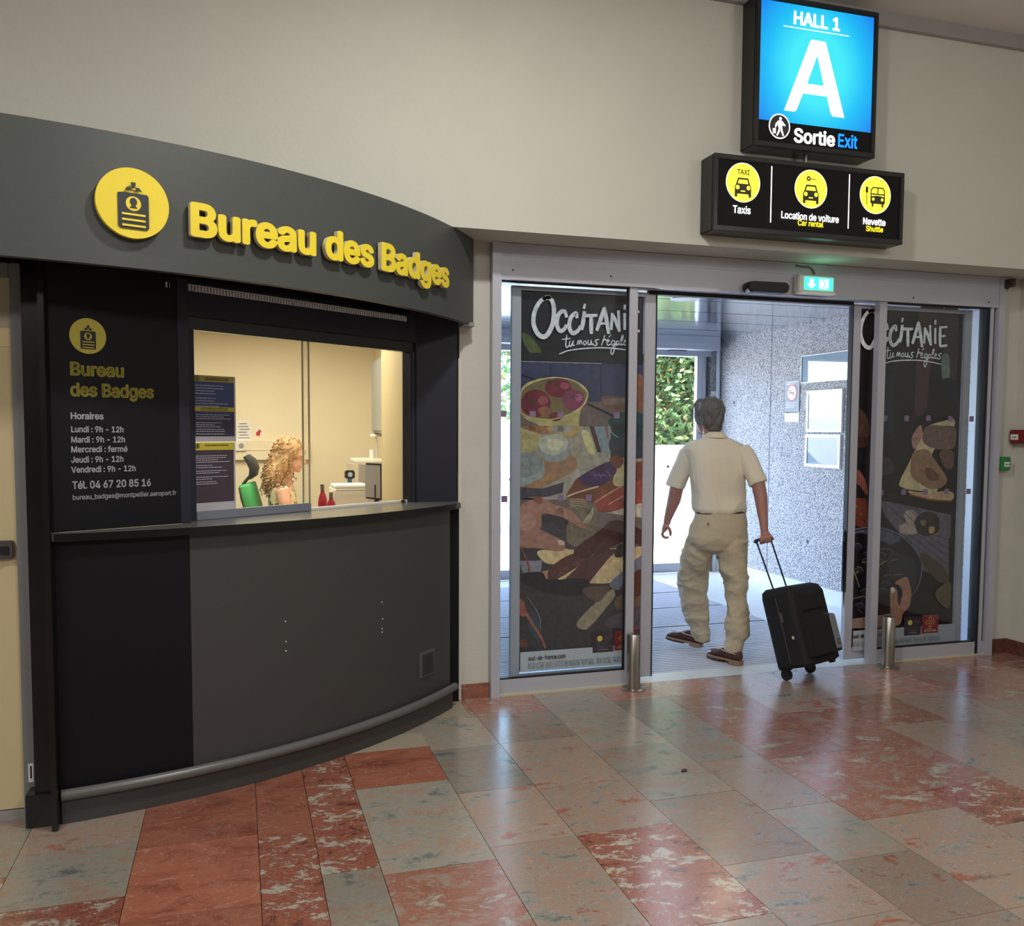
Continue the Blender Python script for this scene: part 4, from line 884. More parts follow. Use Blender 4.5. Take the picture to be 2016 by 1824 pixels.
tr_ = thing('tree', 'pale leafy tree outside, seen through the left glass edge', 'tree', (3.9, 18, 0))
o = leaves('foliage', 7000, (3.9, 18.0, 4.0), (1.5, 1.5, 2.2), .2, M_LEAF, None, None); par(o, tr_); tag(o, kind='stuff')
par(MB().tube([(3.9, 18, 0), (4.0, 18, 1.6), (3.7, 18, 3), (3.9, 18, 4.4)], [.16, .13, .1, .05], 8).build('trunk', mat('bark', srgb(96, 80, 60), .9)), tr_)
# parked car outside (seen as a sliver)
def car(x, y):
    t = thing('car', 'white parked car outside, seen through the left glass edge', 'car', (x, y, 0))
    prof = [(-2.1, .35), (-2.15, .75), (-1.9, .95), (-1.2, 1.0), (-.7, 1.42), (.6, 1.45), (1.2, 1.02), (1.95, .92), (2.1, .7), (2.1, .35)]
    rings = []
    for w_, s_ in ((-.84, .97), (-.78, 1), (.78, 1), (.84, .97)): rings.append([(x+a*s_, y+w_, b_) for a, b_ in prof])
    par(MB().loft(rings).build('body', mat('car_white', srgb(226, 228, 232), .2), bevel=.03, smooth=40), t)
    gl = [(-1.12, 1.03), (-.68, 1.37), (.56, 1.40), (1.08, 1.05)]
    for s_ in (-1, 1): par(MB().loft([[(x+a, y+s_*.842, b_) for a, b_ in gl], [(x+a, y+s_*.86, b_) for a, b_ in gl]]).build('side_window', mat('car_glass', srgb(60, 90, 96), .08)), t)
    for a in (-1.35, 1.35):
        for s_ in (-1, 1):
            wh = par(MB().cyl((x+a, y+s_*.68, .32), (x+a, y+s_*.88, .32), .32, 24).build('wheel', M_RUB, bevel=.02), t)
            h = MB().cyl((x+a, y+s_*.87, .32), (x+a, y+s_*.89, .32), .2, 16).build('hubcap', M_ALU); adopt(wh, h)
    par(MB().box((x+1.98, y-.8, .68), (x+2.12, y-.5, .82)).build('tail_lamp', mat('lamp_red', srgb(190, 24, 30), .2)), t)
    par(MB().box((x+1.98, y+.5, .68), (x+2.12, y+.8, .82)).build('tail_lamp', mat('lamp_red', srgb(190, 24, 30), .2)), t)
car(1.9, 13.6)

# ================================================================== BADGE OFFICE BOOTH
bt = thing('service_booth', 'dark curved badge office booth with counter, window and yellow lettering', 'booth', (.1, 3.9, 0))
CBX, CBY, CBR = -1.1265, 6.6875, 2.9698      # plan circle of the base
def arc(r, a0, a1, n, cx=CBX, cy=CBY): return [(cx+r*math.sin(a0+(a1-a0)*i/n), cy-r*math.cos(a0+(a1-a0)*i/n)) for i in range(n+1)]
def ang(x, r=CBR, cx=CBX): return math.asin((x-cx)/r)
a_l, a_m, a_r = ang(-.675), ang(-.188), ang(1.13)
def wallstrip(r0, r1, a0, a1, z0, z1, n=24, cx=CBX, cy=CBY):
    p = arc(r1, a0, a1, n, cx, cy); q = arc(r0, a0, a1, n, cx, cy)
    b = MB()
    V = [(x, y, z) for z in (z0, z1) for L in (p, q) for x, y in L]; m = n+1
    fs = []
    for i in range(n):
        fs += [(i, i+1, 2*m+i+1, 2*m+i), (m+i, 3*m+i, 3*m+i+1, m+i+1), (i, m+i, m+i+1, i+1), (2*m+i, 2*m+i+1, 3*m+i+1, 3*m+i)]
    fs += [(0, 2*m, 3*m, m), (n, m+n, 3*m+n, 2*m+n)]
    return b.add(V, fs)
# lower front, two panels, plinth, rail
par(wallstrip(CBR-.06, CBR-.02, a_l, a_m, .09, 1.112).build('front_panel', M_KBLK, smooth=40), bt)
fp = par(wallstrip(CBR-.06, CBR-.018, a_m, a_r, .09, 1.112, 40).build('front_panel', M_KGREY, smooth=40), bt); tag(fp, 'charcoal curved panel right of the black one')
par(wallstrip(CBR-.06, CBR-.0, a_l, a_r, 0, .10, 48).build('plinth', M_KGREY, smooth=40), bt)
b = MB().tube([(x, y, .118) for x, y in arc(CBR+.008, a_l, a_r+.004, 48)], .022, 12)
par(b.build('bumper_rail', M_RAIL, smooth=60), bt)
# right return of the counter base
par(MB().box((1.10, 4.86, 0), (1.19, 4.905, 1.112)).build('end_panel', M_KBLK), bt)
# counter slab
P1, P2, P3 = (-.690, 3.765), (-.235, 4.005), (-.19, 4.03)
W1, W2 = Vector((-.200, 4.11, 0)), Vector((.925, 4.905, 0))
slab = arc(CBR+.018, a_l-.004, a_r+.022, 48)+[(1.19, 4.90), (.93, 4.90), (.90, 4.98), (-.24, 4.17), (-.19, 4.03), (-.235, 4.005), P1]
par(MB().prism(slab, 1.113, 1.145).build('counter_top', M_COUNT, bevel=.004), bt)
par(wallstrip(CBR+.0185, CBR+.021, a_l, a_r, 1.114, 1.144, 48).build('counter_edge', M_BLK, smooth=40), bt)
# info panel, posts
def plank(p, q, z0, z1, t, name, m, back=True, bev=0):
    p = Vector((*p[:2], 0)); q = Vector((*q[:2], 0)); u = q-p; n = Vector((-u.y, u.x, 0)).normalized()*t
    return par(MB().obox((p.x, p.y, z0), u, (0, 0, z1-z0), n).build(name, m, bevel=bev), bt)
plank(P1, P2, 1.1455, 2.30, .04, 'info_panel', M_KBLK)
plank(P2, P3, 1.1455, 2.30, .10, 'window_post', M_KNAVY, bev=.003)
plank((.93, 4.893), (1.185, 4.893), 1.1455, 2.30, .03, 'right_panel', M_KNAVY)
# left post with fin and base block
par(MB().box((-.770, 3.765, .13), (-.700, 4.0, 2.30)).build('corner_post', M_BLK, bevel=.004), bt)
par(MB().box((-.800, 3.745, 0), (-.700, 3.97, .13)).build('post_base', M_BLK, bevel=.003), bt)
par(MB().box((-.700, 3.690, 0), (-.678, 3.80, 2.28)).build('corner_fin', M_BLK, bevel=.002), bt)
# window wall: header, frame, sliding panes
U = (W2-W1).normalized(); NW = Vector((U.y, -U.x, 0)); LW = (W2-W1).length
def wpt(s, d, z): return W1+U*s+NW*d+Vector((0, 0, z))
def wp_px(x, y, d=0): 
    q = on_pl(x, y, W1+NW*d, NW); return (q-W1).dot(U), q.z
def wbox(s0, s1, d0, d1, z0, z1, name, m, parent=None, bev=0):
    return par(MB().obox(wpt(s0, d0, z0), U*(s1-s0), (0, 0, z1-z0), NW*(d1-d0)).build(name, m, bevel=bev), parent or bt)
sL, zTL = wp_px(378, 655); sR, zTR = wp_px(805, 690); zT = (zTL+zTR)/2
_, zS0 = wp_px(384, 1022); 
print('window', sL, sR, zTL, zTR, zS0, LW)
wbox(-.05, LW+.01, -.05, .035, zT+.055, 2.30, 'window_header', M_KNAVY)
wbox(sL-.045, sR+.04, -.03, .018, zT, zT+.055, 'window_frame', M_BLK, bev=.002)
wbox(-.05, sL, -.05, .012, 1.1455, zT, 'window_frame', M_KNAVY)
wbox(sR, sR+.022, -.05, .012, 1.1455, zT+.05, 'window_frame', M_KNAVY)
wbox(sR+.022, LW+.02, -.05, .03, 1.1455, zT+.055, 'window_frame', M_KNAVY)
s6, _ = wp_px(604, 800)
wbox(sL, s6+.012, -.01, .014, 1.1455, 1.185, 'pane_rail', mat('rail_blue_grey', srgb(128, 134, 146), .35, metal=.3), bev=.002)
wbox(s6+.012, sR, -.035, -.015, 1.1455, 1.157, 'pane_rail', M_PLAS)
wbox(sL, s6+.012, 0, .005, 1.185, zT, 'window_pane', M_GLASS2)
wbox(s6-.006, sR, -.027, -.022, 1.157, zT, 'window_pane', M_GLASS2)
wbox(s6+.009, s6+.0135, -.002, .007, 1.185, zT, 'pane_edge', mat('edge_brown', srgb(190, 172, 140), .3))
wbox(s6-.0075, s6-.003, -.029, -.02, 1.157, zT, 'pane_edge', mat('edge_brown', srgb(190, 172, 140), .3))
par(MB().cyl(wpt(sR-.05, .004, 1.1452), wpt(sR-.05, .004, 1.16), .012, 12).build('pane_stop', M_RUB), bt)
# vent grille on the curved front
def arcpt(px, py):
    d = ray(px, py); o = Vector((0, 0, HC)); r = CBR-.018
    A = d.x**2+d.y**2; B = 2*(d.x*(o.x-CBX)+d.y*(o.y-CBY)); Cq = (o.x-CBX)**2+(o.y-CBY)**2-r*r
    t = (-B-math.sqrt(B*B-4*A*Cq))/(2*A); return o+d*t
qa, qb = arcpt(826, 1285), arcpt(853, 1330)
u = Vector((qb.x-qa.x, qb.y-qa.y, 0)); nn = Vector((u.y, -u.x, 0)).normalized(); hz = .155; z0 = .30
z0 = arcpt(840, 1330).z; hz = arcpt(840, 1282).z-z0
vg = par(MB().obox(Vector((qa.x, qa.y, z0)), u, (0, 0, hz), nn*.008).build('vent_grille', M_RAIL), bt)
for k in range(9):
    zz = z0+hz*(.07+k*.10)
    sl = MB().obox(Vector((qa.x, qa.y, zz))+u*.1+nn*.008, u*.8, Vector((0, 0, hz*.05))+nn*.002, nn*.006).build('slat', M_KGREY); adopt(vg, sl)
# fascia: circular band
FX, FY, FR = -1.3978, 6.4741, 3.1243
af0, af1 = math.asin((-2.9-FX)/FR), math.asin((1.265-FX)/FR)
fa = par(wallstrip(FR-.04, FR, af0, af1, 2.13, 2.6015, 80, FX, FY).build('fascia', M_FASC, smooth=40), bt)
# soffit under the fascia
pts = arc(FR-.045, af0, af1-.01, 60, FX, FY)+[(1.19, 4.88), (-2.9, 4.88)]
par(MB().prism(pts, 2.30, 2.33).build('booth_soffit', M_KBLK), bt)
pts = arc(FR-.005, af0, math.asin((1.0-FX)/FR), 60, FX, FY)+[(1.0, 4.575), (-2.9, 4.575)]
par(MB().prism(pts, 2.585, 2.601).build('booth_roof', M_FASC), bt)
par(MB().prism([(1.19, 4.76), (1.262, 4.80), (1.262, 4.899), (1.19, 4.899)], 2.12, 2.14).build('fascia_end', M_TRIMG), bt)
# perforated shutter edge above the window
qa = wpt(-.16, .045, 2.26); 
sa, za = wp_px(326, 557, .06); sb, zb2 = wp_px(800, 622, .06)
print('shutter', sa, za, sb, zb2)
zz = (za+zb2)/2-.012
sh = wbox(sa, sb, .052, .056, zz+.012, zz+.016, 'shutter_edge', M_PAPER)
b = MB(); k = sa
while k < sb:
    b.obox(wpt(k, .05, zz-.012), U*.006, Vector((0, 0, .022)), NW*.012); k += .0155
o = b.build('shutter_comb', M_PAPER); adopt(sh, o); tag(o, kind='stuff')
par(MB().obox(wpt(sa-.02, .035, zz+.03), U*(sb-sa+.03), (0, 0, .12), NW*.045).build('shutter_box', M_BLK), bt)

# raised lettering on the fascia
def fpt(px, py, dr=0):
    d = ray(px, py); o = Vector((0, 0, HC)); r = FR+dr
    A = d.x**2+d.y**2; B = 2*(d.x*(o.x-FX)+d.y*(o.y-FY)); Cq = (o.x-FX)**2+(o.y-FY)**2-r*r
    q = o+d*((-B-math.sqrt(B*B-4*A*Cq))/(2*A)); return math.asin((q.x-FX)/r)*FR, q.z
s0, zb0 = fpt(369, 471); _, zt0 = fpt(369, 402); s1, _ = fpt(873, 540)
_, zb1 = fpt(742, 531); _, zt1 = fpt(742, 476)
print('letters', s0, s1, zb0, zt0, zb1, zt1)
zbase = (zb0+zb1)/2; cap = (zt0-zb0+zt1-zb1)/2
def fpos(s, r, z): return Vector((FX+(FR+r)*math.sin(s/FR), FY-(FR+r)*math.cos(s/FR), z))
TXT = 'Bureau des Badges'
tv, tf_ = text2d(TXT, 0, 4)
bm = bmesh.new(); vv = [bm.verts.new((x, y, 0)) for x, y in tv]
for g in tf_:
    try: bm.faces.new([vv[i] for i in g])
    except ValueError: pass
bmesh.ops.remove_doubles(bm, verts=bm.verts, dist=1e-4)
bm.verts.index_update(); bm.verts.ensure_lookup_table()
x0, x1 = float(tv[:, 0].min()), float(tv[:, 0].max()); sc_ = (s1-s0)/(x1-x0+.076); zs_ = cap/(CAP+.06)
seen = set(); isl = []
for v in bm.verts:
    if v.index in seen: continue
    stack = [v]; comp = set()
    while stack:
        w_ = stack.pop()
        if w_.index in comp: continue
        comp.add(w_.index); stack += [e.other_vert(w_) for e in w_.link_edges]
    seen |= comp; isl.append(comp)
for comp in sorted(isl, key=lambda c: min(bm.verts[i].co.x for i in c)):
    ids = sorted(comp); idx = {i: k for k, i in enumerate(ids)}; n_ = len(ids)
    fr = [tuple(idx[v.index] for v in g.verts) for g in bm.faces if g.verts[0].index in idx]
    ed = [tuple(idx[v.index] for v in e.verts) for e in bm.edges if e.verts[0].index in idx and len(e.link_faces) == 1]
    V = []; Fs = []; mi = []; BO = .038
    for i in range(13):
        dx, dy = (0, 0) if i == 12 else (BO*math.cos(i*math.pi/6), BO*.8*math.sin(i*math.pi/6)); o_ = len(V)
        for rr_ in (.034+.00002*i, .012):
            V += [tuple(fpos(s0+(bm.verts[j].co.x+dx-x0+BO)*sc_, rr_, zbase+.03*zs_+(bm.verts[j].co.y+dy)*zs_)) for j in ids]
        Fs += [tuple(o_+j for j in g) for g in fr]; mi += [0]*len(fr)
        Fs += [(o_+p_, o_+q_, o_+q_+n_, o_+p_+n_) for p_, q_ in ed]; mi += [1]*len(ed)
    me = bpy.data.meshes.new('letter'); me.from_pydata(V, [], Fs); me.polygons.foreach_set('material_index', mi)
    o = mesh_obj('letter', me, [M_YEL, M_LSIDE]); adopt(fa, o)
bm.free()
# round badge emblem
def emblem(p, cx, cy, r, dark, yel, aspect=1):
    p.k += 1
    S_ = lambda x: cx+x*r; T_ = lambda y: cy+y*r
    p.poly([(S_(-.27), T_(.28)), (S_(-.42), T_(.25)), (S_(-.42), T_(-.68)), (S_(-.36), T_(-.74)), (S_(.36), T_(-.74)), (S_(.42), T_(-.68)), (S_(.42), T_(.22)), (S_(.38), T_(.28))], dark)
    p.circ(S_(0), T_(-.02), r*.21, yel, n=20)
    p.circ(S_(0), T_(.03), r*.10, dark, ry=r*.12, n=14); p.poly([(S_(-.03), T_(-.05)), (S_(-.11), T_(-.15)), (S_(.11), T_(-.15)), (S_(.03), T_(-.05))], dark)
    for k in range(3): p.rect(S_(-.32), T_(-.36-k*.16), S_(.32), T_(-.30-k*.16), yel)
    p.poly([(S_(-.24), T_(.34)), (S_(-.16), T_(.44)), (S_(-.06), T_(.44)), (S_(-.06), T_(.36)), (S_(.06), T_(.36)), (S_(.06), T_(.44)), (S_(.16), T_(.44)), (S_(.24), T_(.34))], dark)
    p.poly([(S_(-.05), T_(.42)), (S_(-.07), T_(.58)), (S_(.07), T_(.58)), (S_(.05), T_(.42))], dark)
DK = srgb(40, 42, 46); YE = srgb(232, 208, 48)
se, ze = fpt(257.5, 404); sl_, _ = fpt(186, 404); sr_, _ = fpt(329, 404); _, zt_ = fpt(257, 336); _, zb_ = fpt(257, 472)
rr = ((sr_-sl_)/2+(zt_-zb_)/2)/2; print('emblem', (sr_-sl_)/2, (zt_-zb_)/2)
n = 48; V = [fpos(se+rr*math.cos(2*math.pi*k/n), rd, ze+rr*math.sin(2*math.pi*k/n)) for rd in (.012, .034) for k in range(n)]
em = MB().add(V, [tuple(range(n, 2*n)), tuple(range(n))[::-1]]+[(k, (k+1) % n, n+(k+1) % n, n+k) for k in range(n)]).build('emblem_disc', M_YEL); adopt(fa, em)
p = Print((0, 0, 0), (1, 0, 0), (0, 0, 1), (0, -1, 0), .0005); p.fn = lambda x, y, d: fpos(x, .036+d, y)
emblem(p, se, ze, rr, DK, YE); p.build('emblem_print', M_PRINT, fa)
# info panel print
IP = Vector((*P1, 0)); IU = (Vector((*P2, 0))-IP).normalized(); IN = Vector((IU.y, -IU.x, 0))
def ip(px, py): q = on_pl(px, py, IP, IN); return (q-IP).dot(IU), q.z
p = Print(IP+IN*.0008, IU, (0, 0, 1), IN, .0004)
c0 = ip(173, 662); l_, _ = ip(136, 662); r_, _ = ip(210, 662); _, t_ = ip(173, 628); _, b_ = ip(173, 697); rr = ((r_-l_)+(t_-b_))/4
YP = srgb(196, 184, 72); WP = srgb(206, 206, 214)
p.circ(c0[0], c0[1], rr, YP, n=40); emblem(p, c0[0], c0[1], rr, srgb(32, 32, 38), YP); p.build('emblem_print', M_PRINT, bt)
def newp():
    global p
    p = Print(IP+IN*.0008, IU, (0, 0, 1), IN, .0004)
def line(t, x0, y0, x1, y1, cpx, col, bold):   # baseline start and end in the photograph
    a = ip(x0, y0); b_ = ip(x1, y1); c_ = ip(x0, y0-cpx)[1]-a[1]
    p.text(t, a[0], (a[1]+b_[1])/2, b_[0]-a[0], c_*1.03, col, bold)
newp(); line('Bureau', 138, 738, 244, 743, 24, YP, .035); p.build('title_print', M_PRINT, bt); newp(); line('des Badges', 138, 778, 303, 785, 24, YP, .035); p.build('title_print', M_PRINT, bt)
newp(); line('Horaires', 139, 825, 204, 826, 12, WP, .03); p.build('hours_print', M_PRINT, bt)
for t_, y, xe in (('Lundi : 9h - 12h', 852, 243), ('Mardi : 9h - 12h', 872, 246), ('Mercredi : fermé', 891, 251), ('Jeudi : 9h - 12h', 911, 243), ('Vendredi : 9h - 12h', 930, 267)):
    newp(); line(t_, 140, y, xe, y-1.5, 11, WP, .025); p.build('hours_print', M_PRINT, bt)
newp(); line('Tél. 04 67 20 85 16', 142, 963, 297, 957, 14, WP, .025); p.build('phone_print', M_PRINT, bt); newp()
line('bureau_badges@montpellier.aeroport.fr', 143, 985, 347, 974, 9, WP, .015)
ipn = p.build('email_print', M_PRINT, bt)
# scratches on the counter front
for px, py in ((752, 1186), (753, 1219), (752, 1238), (752, 1245), (562, 1224), (563, 1264), (563, 1282)):
    q = arcpt(px, py); par(MB().ell((q.x, q.y-.001, q.z), (.003, .0015, .004), n=6, m=4).build('paint_chip', M_WHT), bt)
# notice posters inside the left pane
def wprint(dd=.0062): return Print(wpt(0, dd, 0), U, (0, 0, 1), NW, .0003)
for nm, lab, (x0, y0), (x1, y1), parts in (
    ('notice_poster', 'upper blue and yellow price notice inside the booth window', (379, 738), (463, 870), 0),
    ('notice_poster', 'lower brown and yellow notice inside the booth window', (380, 872), (463, 1008), 1)):
    a, zt_ = wp_px(x0, y0); b_, _ = wp_px(x1, y1); _, zb_ = wp_px(x0, y1)
    t = thing(nm, lab, 'poster', wpt((a+b_)/2, 0, zb_), None)
    wbox(a, b_, .0055, .0065, zb_, zt_, 'sheet', mat('sheet_grey', srgb(176, 172, 178), .4), t)
    p = wprint(.0068); W_ = b_-a; H_ = zt_-zb_; X = lambda u: a+u*W_; Z = lambda v: zb_+v*H_
    if parts == 0:
        p.rect(X(0), Z(0.08), X(.96), Z(1), srgb(54, 68, 110)); p.poly([(X(0), Z(.08)), (X(.96), Z(.08)), (X(.96), Z(.42)), (X(0), Z(.42))], srgb(56, 54, 74))
        p.rect(X(0), Z(.905), X(.96), Z(1), srgb(150, 140, 60)); p.rect(X(0), Z(.46), X(.96), Z(.525), srgb(186, 172, 56))
        rows_ = [.84, .80, .76, .72, .65, .61, .57, .53, .40, .37, .34, .28, .25, .22, .18, .15, .11]
    else:
        p.rect(X(0), Z(.12), X(.96), Z(1), srgb(66, 54, 64)); p.rect(X(0), Z(.89), X(.96), Z(1), srgb(190, 174, 50))
        rows_ = [.80, .77, .74, .71, .66, .63, .58, .55, .49, .46, .42, .39]
    p.circ(X(.08), Z(.95), W_*.055, srgb(50, 48, 40)); p.circ(X(.08), Z(.95), W_*.042, srgb(170, 156, 60)); p.rect(X(.06), Z(.925), X(.10), Z(.972), srgb(50, 48, 40))
    p.k += 1; random.seed(5+parts)
    for q in (.955, .93)[:2 if parts == 0 else 1]: p.rect(X(.25), Z(q), X(.82), Z(q+.012), srgb(70, 64, 36))
    if parts == 0:
        for q in (.50, .475): p.rect(X(.14), Z(q), X(.8), Z(q+.01), srgb(80, 74, 36))
    for r_ in rows_:
        x = .03; e = random.uniform(.4, .88)
        while x < e:
            w_ = random.uniform(.03, .09); p.raw([(X(x), Z(r_)), (X(min(x+w_, e)), Z(r_)), (X(min(x+w_, e)), Z(r_+.011)), (X(x), Z(r_+.011))], [(0, 1, 2, 3)], srgb(176, 176, 190)); x += w_+.012
    p.build('notice_print', M_PRINT, t)

# ================================================================== LEFT DOOR
d1 = empty('door_1', (-1.3, 3.86, 0)); tag(d1, 'cream side door with grey frame left of the booth', kind='structure')
YL = 3.86
xe = on_y(57, 1300, YL).x; xi = on_y(29, 760, YL).x
print('door1', xe, xi, on_y(20, 545, YL), on_y(20, 1082, YL), on_y(20, 1605, YL))
M_DF = mat('door_frame_grey', srgb(120, 122, 124), .4, nscale=30)
par(MB().box((-.823, YL-.02, 0), (-.772, YL+.08, 2.175)).build('frame_post', M_DF, bevel=.003), d1)
par(MB().box((-2.4, YL-.02, 2.125), (-.823, YL+.08, 2.175)).build('frame_head', M_DF, bevel=.003), d1)
M_CRM = mat('door_cream', srgb(208, 192, 150), .5, nscale=2, namt=.05)
M_CRM2 = mat('door_cream_pale', srgb(226, 204, 150), .4, nscale=2, namt=.03); M_CRM3 = mat('door_cream_grey', srgb(178, 170, 144), .4, nscale=2, namt=.03)
par(MB().box((-2.4, YL+.005, .04), (-.826, YL+.045, 2.12)).build('leaf', M_CRM), d1)
par(MB().box((-2.4, YL+.002, 1.93), (-.827, YL+.0048, 2.12)).build('upper_band', M_CRM3), d1)
par(MB().box((-2.4, YL+.001, 1.86), (-.827, YL+.0048, 1.93)).build('upper_band', M_CRM2), d1)
par(MB().box((-2.4, YL-.01, 0), (-.824, YL+.06, .035)).build('sill', M_TRIMG), d1)
zz = on_y(20, 1082, YL).z
lk = par(MB().box((-1.10, YL-.02, zz-.035), (-.835, YL+.004, zz+.035)).build('lock_case', mat('lock_grey', srgb(96, 96, 98), .35, metal=.6), bevel=.004), d1)
h = MB().cyl((-.905, YL-.02, zz), (-.905, YL-.04, zz), .016, 16).build('lock_cylinder', M_STEEL, smooth=40); adopt(lk, h)
h = MB().box((-.88, YL-.026, zz-.018), (-.85, YL-.02, zz+.014)).build('lock_plate', M_RUB, bevel=.002); adopt(lk, h)
par(MB().box((-.806, YL-.0215, .15), (-.788, YL-.0202, .225)).build('asset_label', M_PAPER), d1)
par(MB().box((-.799, YL-.0225, .165), (-.793, YL-.0214, .215)).build('label_mark', M_RUB), d1)
st(MB().box((-4.2, YL+.0, 0), (-2.4, YL+.1, 2.6)).build('wall_booth', M_OFFW))
par(MB().box((-2.9, YL-.0, 2.175), (-.772, YL+.1, 2.30)).build('over_door_panel', M_KBLK), d1)

# ================================================================== OFFICE INTERIOR
OB = 8.15
st(MB().box((-3.5, OB, 0), (1.30, OB+.1, 2.75)).build('wall_office_back', M_OFFW)); bpy.data.objects['wall_office_back'].name = 'wall_office'
st(MB().box((1.20, 5.8, 0), (1.30, OB, 2.75)).build('wall_office_right', M_OFFW))
st(MB().box((.90, 4.96, 0), (1.19, 5.8, 2.75)).build('wall_office_pier', mat('pier_tan', srgb(196, 178, 136), .75, nscale=2)))
st(MB().box((-3.6, 4.2, 0), (-3.5, OB, 2.75)).build('wall_office_left', M_OFFW))
st(MB().prism(arc(FR-.1, math.asin((-2.9-FX)/FR), math.asin((.95-FX)/FR), 40, FX, FY)+[(.98, 4.75), (1.19, 4.92), (1.19, OB+.1), (-3.5, OB+.1), (-3.5, 4.0)], 2.42, 2.5).build('ceiling_office', M_OFFW))
st(MB().box((-3.5, 4.2, -.02), (1.19, OB, .0)).build('floor_office', mat('office_floor', srgb(150, 140, 120), .5)))
par(MB().box((-.80, YL+.081, 0), (-.765, 4.1, 2.3)).build('wall_filler', M_KBLK), bt)
# trunking on the back wall
def opt(px, py, Y): return on_y(px, py, Y)
a = opt(466, 868, OB-.04); b_ = opt(610, 905, OB-.04)
tk = MB().box((-1.6, OB-.05, b_.z), (b_.x, OB-.001, a.z)).box((-1.6, OB-.055, (a.z+b_.z)/2), (b_.x, OB-.05, (a.z+b_.z)/2+.006)).build('cable_trunking', M_OFFW)
tag(tk, 'cream cable trunking along the office back wall behind the chair', 'trunking')
q = opt(475, 878, OB-.055); so = thing('wall_socket', 'white socket on the trunking beside the window notices', 'socket', (q.x, OB-.05, q.z))
par(MB().box((q.x-.05, OB-.07, q.z-.045), (q.x+.04, OB-.0555, q.z+.045)).build('plate', M_PLAS, bevel=.003), so); par(MB().cyl((q.x, OB-.0705, q.z), (q.x, OB-.074, q.z), .022, 16).build('socket_ring', M_TRIMG), so)
a, b_ = opt(466, 828, OB), opt(495, 868, OB)
pn = thing('paper_notice', 'white paper notice on the office wall above the socket', 'paper', ((a.x+b_.x)/2, OB, b_.z)); par(MB().box((a.x, OB-.004, b_.z), (b_.x, OB-.001, a.z)).build('sheet', M_PAPER), pn)
p = Print((a.x, OB-.0045, b_.z), (1, 0, 0), (0, 0, 1), (0, -1, 0), .0005)
for k in range(6): p.rect(.01+(k % 2)*.01, (a.z-b_.z)*(.12+.14*k), (b_.x-a.x)*(.9-.1*(k % 3)), (a.z-b_.z)*(.16+.14*k), srgb(120, 116, 140))
p.build('notice_print', M_PRINT, pn)
a, b_ = opt(502, 841, OB), opt(517, 859, OB)
pn = thing('safety_sticker', 'small white and red safety sticker on the office wall', 'sticker', ((a.x+b_.x)/2, OB, b_.z)); par(MB().box((a.x, OB-.004, b_.z), (b_.x, OB-.001, a.z)).build('sheet', M_PAPER), pn)
p = Print((a.x, OB-.0045, b_.z), (1, 0, 0), (0, 0, 1), (0, -1, 0), .0005); w_ = b_.x-a.x; h_ = a.z-b_.z
p.blob([(w_*.15, h_*.1), (w_*.6, h_*.05), (w_*.7, h_*.35), (w_*.85, h_*.5), (w_*.6, h_*.75), (w_*.4, h_*.55), (w_*.2, h_*.45)], srgb(190, 36, 44)); p.build('pictogram', M_PRINT, pn)
# wall cabinet on the right wall
a = opt(737, 712, 7.5); b_ = opt(737, 853, 7.5)
cb = thing('wall_cabinet', 'tall grey wall cabinet at the right of the office', 'cabinet', (1.2, 7.1, b_.z))
par(MB().box((1.09, 6.6, b_.z), (1.199, 7.5, a.z)).build('body', mat('cabinet_grey', srgb(150, 154, 152), .4), bevel=.004), cb)
par(MB().box((1.078, 6.62, b_.z+.02), (1.089, 7.48, a.z-.02)).build('door', mat('cabinet_grey', srgb(150, 154, 152), .4), bevel=.002), cb)
h = MB().box((1.068, 6.68, (a.z+b_.z)/2-.06), (1.0775, 6.70, (a.z+b_.z)/2+.06)).build('handle', M_STEEL); adopt(cb, h)
# desk
zd = opt(720, 1003, 6.1).z; zd = .885
dk = thing('desk', 'pale desk behind the booth window carrying bottles and machines', 'desk', (.7, 6.4, 0))
M_DESK = mat('desk_pale', srgb(222, 190, 140), .45, nscale=4)
par(MB().box((.30, 5.86, zd-.03), (1.195, 7.6, zd)).build('desk_top', M_DESK, bevel=.003), dk)
for x, y in ((.34, 5.9), (.34, 7.55), (1.15, 5.9), (1.15, 7.55)): par(MB().box((x-.02, y-.02, 0), (x+.02, y+.02, zd-.03)).build('leg', M_ALU), dk)
def bottle(px, pt, wd, Y, lab):
    q = opt(px, pt, Y); t = thing('drink_bottle', lab, 'bottle', (q.x, Y, zd), 'red bottles on the desk')
    H_ = q.z-zd; r = wd/2
    par(MB().lathe((q.x, Y, zd), [(0, .0), (r*.95, 0), (r, .01), (r, H_*.58), (r*.82, H_*.70), (r*.46, H_*.80), (r*.44, H_*.84), (0, H_*.84)], 20).build('body', mat('bottle_red', srgb(158, 18, 48), .25), smooth=50), t)
    par(MB().lathe((q.x, Y, zd+H_*.84), [(0, 0), (r*.5, 0), (r*.48, H_*.155), (r*.4, H_*.16), (0, H_*.16)], 20).build('cap', M_STEEL, smooth=40), t)
bottle(635, 953, .062, 6.1, 'tall dark red steel bottle with silver cap on the desk')
bottle(652, 969, .06, 6.0, 'shorter red bottle right of the tall one, beside the white box')
